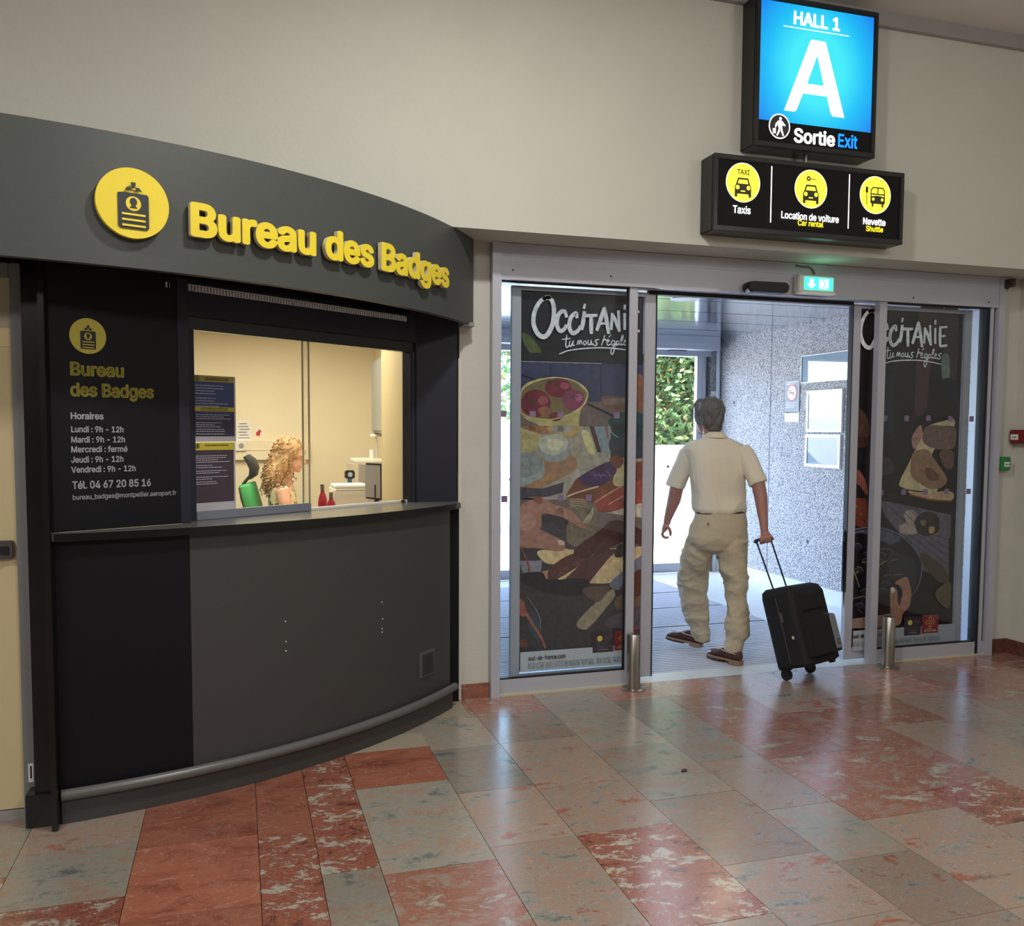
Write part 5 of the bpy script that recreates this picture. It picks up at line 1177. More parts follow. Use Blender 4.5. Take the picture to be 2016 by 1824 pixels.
# white printer box
def obj_box(name, lab, cat, px0, px1, pt, Y, depth, z0, m, bev=.01):
    a = opt(px0, pt, Y); b_ = opt(px1, pt, Y)
    t = thing(name, lab, cat, ((a.x+b_.x)/2, Y+depth/2, z0))
    par(MB().box((a.x, Y, z0), (b_.x, Y+depth, a.z)).build('body', m, bevel=bev), t); return t, a, b_
pr, a, b_ = obj_box('label_printer', 'white desktop printer right of the red bottles', 'printer', 658, 728, 963, 6.12, .38, zd, M_PLAS)
par(MB().box((a.x+.01, 6.1-.004, a.z-.012), (b_.x-.01, 6.1, a.z-.006)).build('lid_seam', M_TRIMG), pr); par(MB().box((a.x+.005, 6.13, a.z), (b_.x-.005, 6.44, a.z+.022)).build('lid', M_PLAS, bevel=.006), pr)
par(MB().cyl((a.x+.13, 6.096, zd+.05), (a.x+.13, 6.1, zd+.05), .005, 10).build('button', M_RUB), pr)
gm, a, b_ = obj_box('copier', 'grey office machine behind the white printer', 'printer', 695, 755, 912, 7.0, .4, zd, mat('machine_pale', srgb(190, 186, 172), .5))
par(MB().box((a.x+.045, 6.985, zd+.03), (b_.x, 6.999, a.z-.012)).build('front_panel', mat('machine_grey', srgb(140, 138, 142), .5)), gm)
par(MB().box((a.x+.02, 7.02, a.z), (b_.x, 7.36, a.z+.03)).build('lid', M_PLAS, bevel=.006), gm)
par(MB().cyl((a.x+.17, 7.15, a.z+.03), (a.x+.17, 7.15, a.z+.10), .02, 10).build('knob', M_PLAS), gm)
q = opt(688, 940, 6.7); cm = thing('desk_camera', 'small black badge camera standing behind the printer', 'camera', (q.x, 6.7, zd))
par(MB().box((q.x-.036, 6.66, q.z-.01), (q.x+.036, 6.73, q.z+.052)).build('head', M_BLK, bevel=.008), cm)
par(MB().cyl((q.x, 6.652, q.z+.022), (q.x, 6.66, q.z+.022), .018, 16).build('lens', mat('lens_pale', srgb(150, 170, 190), .1)), cm)
par(MB().box((q.x-.014, 6.68, zd), (q.x+.016, 6.71, q.z-.01)).build('stand', mat('stand_blue', srgb(50, 110, 150), .4)), cm)
par(MB().box((q.x-.03, 6.66, zd), (q.x+.06, 6.74, zd+.012)).build('foot', M_BLK), cm)
a = opt(723, 910, 5.95); b_ = opt(747, 913, 5.8)
mo = thing('monitor', 'black computer monitor seen nearly edge on, right of printer', 'monitor', (a.x+.05, 5.95, zd))
zt_ = a.z-.01; zbm = opt(730, 984, 5.95).z
par(MB().obox((a.x, 6.04, zbm), (.085, -.16, 0), (0, 0, zt_-zbm), (.022, .012, 0)).build('shell', M_BLK, bevel=.004), mo)
par(MB().obox((a.x-.002, 6.035, zbm+.012), (.078, -.148, 0), (0, 0, zt_-zbm-.024), (.003, .0015, 0)).build('screen', mat('screen_grey', srgb(140, 138, 136), .15)), mo)
par(MB().box((a.x+.045, 5.93, zd), (a.x+.075, 5.97, zbm+.1)).build('stand', M_BLK), mo); par(MB().box((a.x-.01, 5.87, zd), (a.x+.12, 6.03, zd+.012)).build('foot', M_BLK, bevel=.003), mo)
# slim floor stand in the corner
q = opt(741, 856, 7.7)
t = thing('desk_lamp', 'slim pale lamp on the desk under the wall cabinet', 'lamp', (q.x-.01, 7.5, zd)); xq = opt(741, 880, 7.5).x
par(MB().cyl((xq, 7.5, zd), (xq, 7.5, 1.5), .006, 8).build('pole', M_PLAS), t); par(MB().lathe((xq, 7.5, 1.49), [(0, .03), (.05, .02), (.055, 0), (0, .0)], 16).build('shade', M_PLAS), t); par(MB().lathe((xq, 7.5, zd), [(0, 0), (.05, 0), (.05, .01), (0, .012)], 16).build('base', M_PLAS), t)

# ================================================================== OVERHEAD SIGNS
def lightbox(name, lab, x0, x1, z0, z1, yf, yb):
    t = thing(name, lab, 'sign', ((x0+x1)/2, yb, z0))
    f = .028
    b = MB().box((x0, yf+.012, z0), (x1, yb, z1)); par(b.build('case', mat('case_black', srgb(24, 23, 24), .32, nscale=40), bevel=.006), t)
    fr = MB().box((x0, yf, z0), (x1, yf+.013, z0+f)).box((x0, yf, z1-f), (x1, yf+.013, z1)).box((x0, yf, z0+f), (x0+f, yf+.013, z1-f)).box((x1-f, yf, z0+f), (x1, yf+.013, z1-f))
    par(fr.build('frame', mat('case_black2', srgb(30, 29, 30), .28), bevel=.003), t)
    par(MB().box((x0+f, yf+.008, z0+f), (x1-f, yf+.0125, z1-f)).build('face', mat('face_black', srgb(16, 16, 18), .6, spec=.2)), t)
    return t
YS = 4.43; YSB = 4.5795
x0 = on_y(1489, 260, YS).x-.012; x1 = on_y(1721, 260, YS).x+.012; z0 = on_y(1487, 285, YS).z; z1 = on_y(1494, -2, YS).z+.05
z1 = on_y(1727, 24, YS).z
print('sign', x0, x1, z0, z1)
s1_ = lightbox('hall_sign', 'tall backlit blue hall A exit sign high on the wall', x0, x1, z0, z1, YS, YSB)
def yp(px, py, Y=YS): q = on_y(px, py, Y); return q.x, q.z
zbl = (yp(1489, 233)[1]+yp(1721, 261)[1])/2
p = Print((0, YS+.0074, 0), (1, 0, 0), (0, 0, 1), (0, -1, 0), .00015)
# blue backlit field: fine grid so that the lamp's falloff in the panel shows (emission by object coordinate)
def blue_mat():
    m = bpy.data.materials.new('backlit_blue'); m.use_nodes = True; nt = m.node_tree; b = nt.nodes['Principled BSDF']; N = nt.nodes.new; L = nt.links.new
    g = N('ShaderNodeNewGeometry'); mp = N('ShaderNodeMapping'); mp.vector_type = 'TEXTURE'
    mp.inputs['Location'].default_value = ((x0+x1)/2, YS, (zbl+z1)/2-.02); mp.inputs['Scale'].default_value = (.46, 1, .5)
    L(g.outputs['Position'], mp.inputs[0]); gr = N('ShaderNodeTexGradient'); gr.gradient_type = 'SPHERICAL'; L(mp.outputs[0], gr.inputs[0])
    r = N('ShaderNodeValToRGB'); e = r.color_ramp.elements; e[0].position = 0; e[0].color = (.0, .24, .88, 1); e[1].position = .62; e[1].color = (.05, .86, .95, 1)
    q = e.new(.3); q.color = (.0, .52, .95, 1)
    L(gr.outputs['Color'], r.inputs[0]); L(r.outputs[0], b.inputs['Emission Color']); b.inputs['Emission Strength'].default_value = .95; b.inputs['Base Color'].default_value = (.01, .05, .1, 1); return m
par(MB().box((x0+.03, YS+.0076, zbl), (x1-.03, YS+.0084, z1-.03)).build('lit_panel', blue_mat()), s1_)
WL = (1, 1, 1, 1)
a = yp(1564, 48); b_ = yp(1655, 60); zc0 = yp(1564, 21)[1]
p.text('HALL 1', a[0], (a[1]+b_[1])/2+.004, b_[0]-a[0], (zc0-a[1])*.92, WL, .03)
a = yp(1544, 50); b_ = yp(1673, 70); p.rect(a[0], (a[1]+b_[1])/2-.0025, b_[0], (a[1]+b_[1])/2+.0025, WL)
# big A with slanted rounded feet
ax0, az0 = yp(1545, 217); ax1, _ = yp(1664, 230); az1 = yp(1605, 78)[1]; _, azr = yp(1664, 231); az0 = (az0+azr)/2
aw = ax1-ax0; ah = az1-az0; Q = lambda u, v: (ax0+u*aw, az0+v*ah)
fsA = [(0, 0), (.17, 0), (.205, .03), (.30, .26), (.70, .26), (.76, .05), (.80, 0), (1.0, 0), (.665, .97), (.65, 1), (.42, 1), (.395, .97)]
hole = [(.365, .40), (.64, .40), (.52, .80)]
V_ = [Q(*q) for q in fsA]+[Q(*q) for q in hole]
p.raw(V_, [(0, 1, 2, 3, 12, 14, 11), (3, 4, 13, 12), (4, 5, 6, 7, 8, 14, 13), (8, 9, 10, 11, 14)], WL); p.k += 1
c = yp(1536, 248); rr = yp(1557, 248)[0]-c[0]
p.circ(c[0], c[1], rr, WL, n=36); p.circ(c[0], c[1], rr*.9, (.012, .012, .014, 1), n=36)
p.circ(c[0]+rr*.08, c[1]+rr*.62, rr*.13, WL, n=14); p.k += 1
p.blob([(c[0]+rr*a_, c[1]+rr*b__) for a_, b__ in ((-.1, .45), (.2, .45), (.28, .2), (.22, -.1), (-.08, -.1), (-.16, .2))], WL)
for L_ in (((.0, 0), (-.02, -.35), (-.22, -.72)), ((.16, 0), (.22, -.35), (.36, -.7)), ((-.1, .38), (-.3, .15), (-.36, -.05)), ((.22, .38), (.36, .18), (.5, .1))):
    p.stroke([(c[0]+rr*u, c[1]+rr*v) for u, v in L_], rr*.17, WL, smooth=False)
p.rect(c[0]-rr*.62, c[1]-rr*.6, c[0]-rr*.34, c[1]-rr*.2, WL); p.stroke([(c[0]-rr*.42, c[1]-rr*.2), (c[0]-rr*.32, c[1]+rr*.05)], rr*.05, WL, smooth=False)
a = yp(1564, 279); b_ = yp(1645, 287); p.text('Sortie', a[0], (a[1]+b_[1])/2, b_[0]-a[0], .074, WL, .025)
a = yp(1651, 288); b_ = yp(1689, 292); p.text('Exit', a[0], (a[1]+b_[1])/2, b_[0]-a[0], .07, (.02, .32, .95, 1), .02)
p.build('sign_print', M_LIT, s1_)
z0b = yp(1403, 452)[1]; z1b = yp(1407, 300)[1]; xa, xb = yp(1405, 380)[0], yp(1780, 400)[0]
s2_ = lightbox('services_sign', 'low backlit black sign with three yellow transport circles', xa, xb, z0b, z1b-.0, YS, YSB)
p = Print((0, YS+.0078, 0), (1, 0, 0), (0, 0, 1), (0, -1, 0), .00012)
YLW = (.95, .82, .05, 1); DKK = (.012, .012, .008, 1)
def carico(cx, cy, r):
    f = lambda u, v: (cx+u*r, cy+v*r)
    p.poly([f(-.5, -.42), f(.5, -.42), f(.5, -.02), f(.4, .12), f(-.4, .12), f(-.5, -.02)], DKK)
    for a_, b__ in (((-.38, .1), (-.28, .38)), ((-.28, .38), (.28, .38)), ((.28, .38), (.38, .1))): p.stroke([f(*a_), f(*b__)], r*.09, DKK, smooth=False, taper=False)
    for s_ in (-1, 1): p.rect(cx+s_*.42*r-.08*r, cy-.58*r, cx+s_*.42*r+.08*r, cy-.4*r, DKK)
    p.k += 1
    for s_ in (-1, 1): p.circ(cx+s_*.33*r, cy-.08*r, r*.12, YLW, n=12)
    p.rect(cx-.14*r, cy-.3*r, cx+.14*r, cy-.24*r, YLW)
for i, (px, py) in enumerate(((1464.5, 359), (1598, 372), (1724.5, 384))):
    c = yp(px, py); r = .104
    p.circ(c[0], c[1], r*1.04, (1, 1, .8, 1), n=44); p.circ(c[0], c[1], r, YLW, n=44)
    if i == 0: carico(c[0], c[1]-r*.18, r*1.0); p.text('TAXI', c[0], c[1]+r*.42, r*.74, r*.26, DKK, .02, center=True)
    if i == 1:
        carico(c[0], c[1]-r*.2, r*1.0); p.circ(c[0]-r*.17, c[1]+r*.55, r*.13, DKK, n=16); p.k += 1; p.circ(c[0]-r*.17, c[1]+r*.55, r*.05, YLW, n=10); p.stroke([(c[0]-r*.06, c[1]+r*.55), (c[0]+r*.32, c[1]+r*.53)], r*.05, DKK, smooth=False)
    if i == 2:
        f = lambda u, v: (c[0]+r*(u+.16), c[1]+r*(v-.03))
        for a_, b__ in (((-.45, -.4), (-.45, .3)), ((-.45, .3), (-.32, .44)), ((-.32, .44), (.32, .44)), ((.32, .44), (.45, .3)), ((.45, .3), (.45, -.4)), ((0, .1), (0, .4)), ((-.45, .08), (.45, .08))): p.stroke([f(*a_), f(*b__)], r*.07, DKK, smooth=False, taper=False)
        p.poly([f(-.45, -.45), f(.45, -.45), f(.45, -.05), f(.12, .0), f(-.12, .0), f(-.45, -.05)], DKK)
        for s_ in (-1, 1): p.rect(f(s_*.33-.06, 0)[0], f(0, -.62)[1], f(s_*.33+.06, 0)[0], f(0, -.44)[1], DKK)
        p.k += 1
        for s_ in (-1, 1): p.circ(*f(s_*.3, -.2), r*.09, YLW, n=12)
        p.stroke([(c[0]-r*.58, c[1]-r*.55), (c[0]-r*.58, c[1]+r*.1)], r*.06, DKK, smooth=False); p.rect(c[0]-r*.66, c[1]+r*.1, c[0]-r*.5, c[1]+r*.42, DKK)
for (xa_, ya_), (xb_, yb_) in (((1521, 327), (1517, 438)), ((1674, 343), (1670, 450))):
    a = yp(xa_, ya_); b_ = yp(xb_, yb_); xm = (a[0]+b_[0])/2; p.rect(xm-.0035, b_[1], xm+.0035, a[1], WL)
def cen(t, px, py, w_, cap_, col, bold): c = yp(px, py); p.text(t, c[0], c[1], w_, cap_, col, bold, center=True)
mpp = (yp(1700, 400)[0]-yp(1500, 400)[0])/200
cen('Taxis', 1461, 420, 33*mpp, .040, WL, .01); cen('Location de voiture', 1596, 434, 113*mpp, .038, WL, .008); cen('Navette', 1722, 443, 46*mpp, .037, WL, .01)
cen('Car rental', 1596.5, 445.5, 50*mpp, .030, YLW, .006); cen('Shuttle', 1722.5, 456, 35*mpp, .030, YLW, .006)
p.build('sign_print', M_LIT, s2_)
tag(MB().cyl((on_y(1586, 310, 4.5).x, 4.50, z1b-.0), (on_y(1586, 310, 4.5).x, 4.50, z0), .012, 12).build('sign_spacer', M_STEEL), 'short steel tube between the two overhead signs', 'tube')
# ceiling spider-web speck / bracket at upper right, small leaf on floor
q = on_z(1347, 1518, 0)
b = MB(); V = [(q.x-.022, q.y-.01, .002), (q.x-.004, q.y+.012, .004), (q.x+.02, q.y+.014, .002), (q.x+.004, q.y+.002, .006), (q.x+.012, q.y-.014, .003), (q.x-.01, q.y-.016, .005)]
b.add(V+[(x, y, z-.0016) for x, y, z in V], [(0, 1, 2, 3, 4, 5), (11, 10, 9, 8, 7, 6)]+[(i, (i+1) % 6, 6+(i+1) % 6, 6+i) for i in range(6)])
tag(b.build('leaf_scrap', mat('leaf_dark', srgb(44, 40, 38), .8)), 'tiny dark scrap of leaf lying on the marble floor', 'litter')

# ================================================================== PEOPLE
def remesh(mb, voxel, name, m, parent=None, smooth_it=4, disp=None, mats=None):
    me = bpy.data.meshes.new('tmp'); me.from_pydata(mb.v, [], mb.f)
    bm = bmesh.new(); bm.from_mesh(me); bmesh.ops.recalc_face_normals(bm, faces=bm.faces); bm.to_mesh(me); bm.free()
    o = bpy.data.objects.new('tmp', me); C.objects.link(o)
    r = o.modifiers.new('r', 'REMESH'); r.mode = 'VOXEL'; r.voxel_size = voxel
    sm = o.modifiers.new('s', 'SMOOTH'); sm.factor = .5; sm.iterations = smooth_it
    dg = bpy.context.evaluated_depsgraph_get(); me2 = bpy.data.meshes.new_from_object(o.evaluated_get(dg))
    bpy.data.objects.remove(o); bpy.data.meshes.remove(me)
    if disp:
        ns = [v.normal.copy() for v in me2.vertices]
        for v, n_ in zip(me2.vertices, ns): v.co += n_*disp(v.co, n_)
    me2.polygons.foreach_set('use_smooth', [True]*len(me2.polygons)); me2.name = name
    o = mesh_obj(name, me2, m)
    if parent: adopt(parent, o)
    return o
def ering(c, ax, ay, a, b, n=20, e=2.0):
    c = Vector(c); out = []
    for k in range(n):
        t = 2*math.pi*k/n; ct, s_ = math.cos(t), math.sin(t)
        out.append(c+ax*(a*math.copysign(abs(ct)**(2/e), ct))+ay*(b*math.copysign(abs(s_)**(2/e), s_)))
    return out
Z = Vector((0, 0, 1))
# ---- man walking out. body plane through PM facing the way he walks
PM = Vector((3.08, 5.35, 0)); VD = Vector((math.sin(R(29.9)), math.cos(R(29.9)), 0)); VR = Vector((VD.y, -VD.x, 0))
def Wm(px, py, off=0):
    return on_pl(px, py, PM+VD*off, VD)
sc = 1/291.
fa_ = R(14); BF = Vector((math.sin(fa_), math.cos(fa_), 0)); BR = Vector((BF.y, -BF.x, 0))
def sec(cx, cy, hw, hd, off=0, e=2.2, tilt=0): return ering(Wm(cx, cy, off), (BR+Z*tilt).normalized(), BF, hw*sc, hd, 22, e)
M_SKIN = mat('skin_tanned', srgb(158, 112, 100), .55, nscale=20, namt=.08)
M_POLO = mat('polo_cream', srgb(214, 204, 182), .85, nscale=160, namt=.06, bump=.12, bscale=500)
M_CHINO = mat('linen_trousers_beige', srgb(182, 168, 142), .85, nscale=60, namt=.08, bump=.15, bscale=350)
M_HAIRG = mat('hair_grey', srgb(96, 94, 92), .6, nscale=28, namt=.75, bump=.9, bscale=110)
b = MB()
# head (face turned a little to the left of the walking direction)
hf = R(-6); HF = Vector((math.sin(hf), math.cos(hf), -.12)).normalized(); HR = Vector((HF.y, -HF.x, 0)).normalized(); HU = HR.cross(HF).normalized()
HCn = Wm(1394, 820, .02)
def H(r, f_, u): return HCn+HR*r+HF*f_+HU*u
rotH = Matrix((HR, HF, HU)).transposed()
b.ell(H(0, -.01, .02), (.078, .098, .10), rotH, 20, 14)          # skull
b.ell(H(0, .03, -.045), (.060, .070, .075), rotH, 18, 12)         # jaw
b.ell(H(0, .085, -.095), (.026, .022, .022), rotH, 12, 8)         # chin
b.ell(H(0, .108, -.020), (.015, .020, .028), rotH, 12, 8)         # nose
b.ell(H(0, .096, -.062), (.026, .010, .008), rotH, 12, 8)         # lips
b.ell(H(0, .088, .030), (.058, .014, .012), rotH, 12, 8)          # brow
for s_ in (-1, 1):
    b.ell(H(s_*.080, .0, -.015), (.010, .018, .032), rotH, 12, 8)    # ears
    b.ell(H(s_*.030, .085, .006), (.012, .010, .009), rotH, 10, 6)
nb = Wm(1403, 868, .01)
b.tube([H(0, -.02, -.04), Wm(1401, 850, .005), nb], [.060, .058, .068], 16)
# chest, hips and legs under the clothes keep the body one figure
b.loft([sec(1405, 866, 40, .06), sec(1408, 885, 52, .09), sec(1410, 930, 48, .10), sec(1414, 985, 44, .10), sec(1414, 1040, 46, .11), sec(1412, 1075, 46, .10)])
Lleg = [(1385, 1070, 24, .075, .02), (1370, 1120, 22, .07, .07), (1366, 1170, 17, .055, .13), (1370, 1220, 14, .05, .14), (1374, 1262, 11, .04, .15)]
Rleg = [(1440, 1070, 24, .075, .0), (1442, 1120, 22, .07, -.01), (1447, 1170, 17, .055, -.04), (1450, 1230, 14, .05, -.09), (1447, 1290, 11, .04, -.13)]
for Lg in (Lleg, Rleg): b.loft([sec(cx, cy, hw*.62, hd*.7, of) for cx, cy, hw, hd, of in Lg])
# arms: (px, py, off, radius)
LA_ = [(1357, 892, 0, .052), (1340, 930, .02, .047), (1331, 965, .035, .048), (1327, 985, .05, .046), (1320, 1005, .06, .036), (1314, 1024, .07, .026), (1313, 1031, .07, .025)]
RA_ = [(1462, 892, 0, .052), (1480, 925, -.05, .047), (1493, 955, -.09, .046), (1498, 980, -.11, .043), (1501, 1010, -.14, .034), (1504, 1038, -.17, .025), (1505, 1046, -.18, .025)]
for L_ in (LA_, RA_): b.tube([Wm(x, y, o_) for x, y, o_, r_ in L_], [r_ for *_, r_ in L_], 14)
# left hand: palm, four curled fingers and thumb
def hand_l():
    pal = [Wm(1313, 1031, .07), Wm(1309, 1040, .07), Wm(1307, 1047, .07)]
    b.loft([ering(pal[0], VR, VD, .024, .022, 14), ering(pal[1], VR, VD, .023, .036, 14), ering(pal[2], VR, VD, .016, .042, 14)])
    for k, (o_, ln) in enumerate(((-.033, .94), (-.011, 1.0), (.011, .97), (.033, .84))):
        pts = [(1306.5, 1046), (1303.5, 1052), (1306, 1052+5.5*ln), (1311, 1052+8.2*ln), (1317, 1051+7.5*ln)]
        b.tube([Wm(x, y, .07+o_) for x, y in pts], [.0105, .0105, .0095, .009, .0075], 10)
    b.tube([Wm(1312, 1036, .04), Wm(1318, 1042, .03), Wm(1320.5, 1050, .03), Wm(1319.5, 1056, .035)], [.013, .0125, .011, .008], 10)
hand_l()
# right hand around the trolley handle
GH0, GH1 = Wm(1486, 1066.5, -.19), Wm(1521, 1060, -.17)      # grip bar ends
gd = (GH1-GH0).normalized(); GC = GH0+gd*(GH1-GH0).length*.60
b.loft([ering(Wm(1505, 1045, -.18), VR, VD, .024, .022, 14), ering(Wm(1507, 1051, -.185), VR, VD, .032, .026, 14), ering(Wm(1508, 1057, -.19), VR, VD, .036, .020, 14)])
for k, ln in enumerate((.95, 1.0, .97, .85)):
    c = GC+gd*(-.030+k*.020); 
    pts = [c+Z*.026-VD*.018, c+Z*.014-VD*.030, c-Z*.008-VD*.026, c-Z*.020*ln-VD*.004, c-Z*.014+VD*.014*ln]
    b.tube(pts, [.0105, .0105, .010, .009, .0075], 10)
b.tube([GC+Z*.034+gd*.02, GC+Z*.020+VD*.022+gd*.022, GC-Z*.002+VD*.028+gd*.006, GC-Z*.014+VD*.022-gd*.008], [.013, .012, .011, .008], 10)
man = remesh(b, .0045, 'person', M_SKIN, None, 3)
base = Vector((PM.x, PM.y, 0))
man.data.transform(Matrix.Translation(-base)); man.location = base; bpy.context.view_layer.update()
tag(man, 'person in cream polo shirt and beige trousers walking out pulling a suitcase', 'person')
# shirt
def folds(scale, amp, stretch, seed=0):
    def f(co, n_):
        q = Vector((co.x*stretch[0]+seed, co.y*stretch[1], co.z*stretch[2]))
        a = noise.noise(q*scale); return amp*(1-2*abs(a))-amp*.5
    return f
b = MB()
SH = [(1407, 861, 23, .062), (1407, 867, 40, .075), (1406, 874, 58, .09), (1407, 884, 63, .10), (1412, 900, 60, .115), (1414, 925, 57, .125), (1414, 950, 54, .128), (1415, 975, 52, .126), (1416, 992, 53, .13), (1417, 1001, 53.5, .132), (1418, 1006, 50, .125), (1418.5, 1009, 46, .12)]
b.loft([sec(cx, cy, hw, hd, 0, 2.3, .03 if cy > 985 else 0) for cx, cy, hw, hd in SH])
def sleeve(P_):
    pts = [Wm(x, y, o_) for x, y, o_, r_ in P_]; rings = []
    for i, (x, y, o_, r_) in enumerate(P_):
        d = (pts[min(i+1, len(pts)-1)]-pts[max(i-1, 0)]).normalized(); u_ = (VR-d*VR.dot(d)).normalized(); v_ = d.cross(u_)
        rings.append(ering(pts[i], u_, v_, r_, r_*.95, 20))
    b.loft(rings)
sleeve([(1366, 884, 0, .058), (1354, 896, 0, .066), (1345, 918, .01, .066), (1336, 938, .025, .066), (1330, 954, .032, .065), (1329, 958, .034, .064)])
sleeve([(1458, 884, 0, .058), (1467, 897, -.01, .066), (1478, 918, -.04, .064), (1486, 936, -.07, .062), (1491.5, 949, -.085, .061), (1493, 953, -.088, .060)])
shf = folds(9, .011, (1, 1, .45), 3)
def shirt_disp(co, n_):
    t = max(0, min(1, (1.30-co.z)/.25)); d = shf(co, n_)*(.35+.9*t)
    c = Wm(1416, 1006); 
    return d
shirt = remesh(b, .006, 'shirt', M_POLO, man, 5, shirt_disp); shirt['label'] = 'cream short sleeved polo shirt'
b = MB(); col_ = []
for cx, cy, hw, hd in ((1407, 850.5, 17.5, .064), (1407, 853, 19, .068), (1407, 861, 25, .080), (1408, 863, 24, .078)): col_.append(sec(cx, cy, hw, hd, .0, 2.1))
b.loft(col_); remesh(b, .004, 'collar', M_POLO, man, 2)
# trousers
b = MB()
b.loft([sec(1419, 1003, 49, .118, tilt=.04), sec(1418, 1015, 50.5, .125, tilt=.04), sec(1415, 1035, 56, .14), sec(1413, 1055, 59, .148), sec(1411, 1068, 60, .145), sec(1411, 1080, 50, .12), sec(1409, 1088, 26, .07)])
TL = [(1386, 1062, 36, .12, 0), (1375, 1088, 33, .115, .03), (1367, 1115, 30, .11, .07), (1363, 1145, 30, .10, .11), (1364, 1170, 29, .095, .13), (1368, 1195, 26.5, .09, .14), (1372, 1220, 23.5, .08, .145), (1378, 1240, 19.5, .075, .15), (1380, 1258, 17, .07, .15), (1380, 1261, 16.5, .068, .15)]
TR_ = [(1438, 1062, 34, .12, 0), (1441, 1090, 31, .11, -.01), (1443, 1115, 28.5, .10, -.02), (1448, 1145, 23.5, .092, -.035), (1450, 1168, 20.5, .085, -.05), (1451, 1190, 20.5, .082, -.07), (1452, 1215, 22, .082, -.09), (1451, 1235, 24, .084, -.105), (1450, 1250, 24.5, .082, -.115), (1446, 1258, 19, .068, -.12), (1445, 1270, 18.5, .066, -.125), (1444, 1283, 17, .062, -.13)]
for T_ in (TL, TR_): b.loft([sec(cx, cy, hw, hd, of, 2.1) for cx, cy, hw, hd, of in T_])
tf = folds(7.5, .014, (1, 1, 1.1), 11); tf2 = folds(16, .006, (1, .8, 1.3), 5)
def trdisp(co, n_): 
    k = 1.0 if co.z < .62 else max(.35, 1-(co.z-.62)*2.2)
    return (tf(co+Vector((co.z*.3, 0, 0)), n_)+tf2(co+Vector((0, co.z*.5, 0)), n_))*k
trs = remesh(b, .006, 'trousers', M_CHINO, man, 14, trdisp); trs['label'] = 'rumpled beige linen trousers'
adopt(man, MB().cyl(Wm(1387+7, 1032, -.153), Wm(1387+7, 1032, -.160), .006, 12).build('button', mat('button_brown', srgb(60, 48, 40), .4)))
bl = MB(); rg = []
for cy, k in ((1006.5, .0), (1009.5, .0)): rg.append(sec(1418.5, cy, 50.2, .122, tilt=.04))
bl.loft(rg); bt_ = bl.build('belt', mat('belt_dark', srgb(46, 38, 34), .5), smooth=True); adopt(man, bt_)
# hair
b = MB()
b.ell(H(0, -.022, .030), (.098, .108, .100), rotH, 20, 14); b.ell(H(-.005, -.05, -.02), (.088, .066, .085), rotH, 18, 12); b.ell(H(.0, .05, .085), (.07, .05, .04), rotH, 14, 10)
b.ell(H(-.076, .0, -.002), (.020, .045, .05), rotH, 12, 8); b.ell(H(.078, -.005, -.005), (.018, .04, .05), rotH, 12, 8); b.ell(H(0, -.062, -.075), (.062, .035, .04), rotH, 14, 8)
def hdisp(co, n_): q = co-HCn; return .010*noise.noise(Vector((q.x*34, q.y*34, q.z*14)))+.007*noise.noise(Vector((co.x*70+4, co.y*70, co.z*26)))
hr = remesh(b, .005, 'hair', M_HAIRG, man, 2, hdisp); hr['label'] = 'short wavy grey hair'
# shoes: heel point, toe direction
def shoe(heel, yaw, pitch, parent):
    f_ = Vector((math.sin(yaw)*math.cos(pitch), math.cos(yaw)*math.cos(pitch), math.sin(pitch))); r_ = Vector((math.cos(yaw), -math.sin(yaw), 0)); u_ = r_.cross(f_)
    Pt = lambda a, y, z: heel+r_*a+f_*y+u_*z
    def outl(k, z0, z1, y0=0, y1=.285):
        prof = [(0.0, .024), (.03, .032), (.08, .034), (.13, .034), (.18, .043), (.22, .045), (.255, .038), (.28, .020)]
        prof = [(y, w_) for y, w_ in prof if y0 <= y <= y1]
        L_ = [(w_*k, y) for y, w_ in prof]; R_ = [(-w_*k, y) for y, w_ in reversed(prof)]
        lo = [Pt(a, y, z0) for a, y in L_+R_]; hi = [Pt(a, y, z1) for a, y in L_+R_]; return [lo, hi]
    e = empty('shoe', tuple(heel)); adopt(parent, e); bpy.context.view_layer.update()
    o = MB().loft(outl(1.06, .018, .030)).build('sole', mat('sole_tan', srgb(146, 118, 92), .6), bevel=.002); adopt(e, o)
    o = MB().loft(outl(1.0, 0, .019, 0, .085)).build('heel_block', mat('sole_tan', srgb(146, 118, 92), .6), bevel=.002); adopt(e, o)
    o = MB().loft(outl(.98, .006, .019, .13, .285)).build('fore_sole', mat('sole_dark', srgb(60, 48, 42), .6)); adopt(e, o)
    q = MB(); rg = []
    for y, w_, h_ in ((.004, .024, .068), (.03, .032, .078), (.07, .034, .080), (.11, .034, .082), (.15, .038, .070), (.19, .043, .054), (.235, .041, .046), (.265, .030, .036), (.278, .012, .020)):
        c = Pt(0, y, .028); rr_ = []
        for k in range(16):
            t = 2*math.pi*k/16; a = w_*math.cos(t); z = math.sin(t); z = z*h_*.5+h_*.5-.004 if True else 0
            rr_.append(c+r_*(a*(1.0 if z < h_*.5 else .86))+u_*z)
        rg.append(rr_)
    q.loft(rg); o = remesh(q, .004, 'upper', mat('leather_brown', srgb(74, 44, 40), .28, nscale=20, namt=.15), None, 2); adopt(e, o)
    o = MB().tube([Pt(-.036, .02, .075), Pt(-.040, .07, .078), Pt(-.038, .12, .080), Pt(-.02, .16, .084), Pt(.02, .16, .084), Pt(.038, .12, .080), Pt(.040, .07, .078), Pt(.036, .02, .075)], .0035, 6).build('lace', mat('lace_tan', srgb(190, 160, 140), .6)); adopt(e, o)
    return e
hR = Vector((3.165, 5.085, .002)); shoe(hR, R(-20), 0, man)
hL = Wm(1381, 1276, .12); shoe(Vector((hL.x, hL.y, max(.02, hL.z))), R(-32), R(4), man)

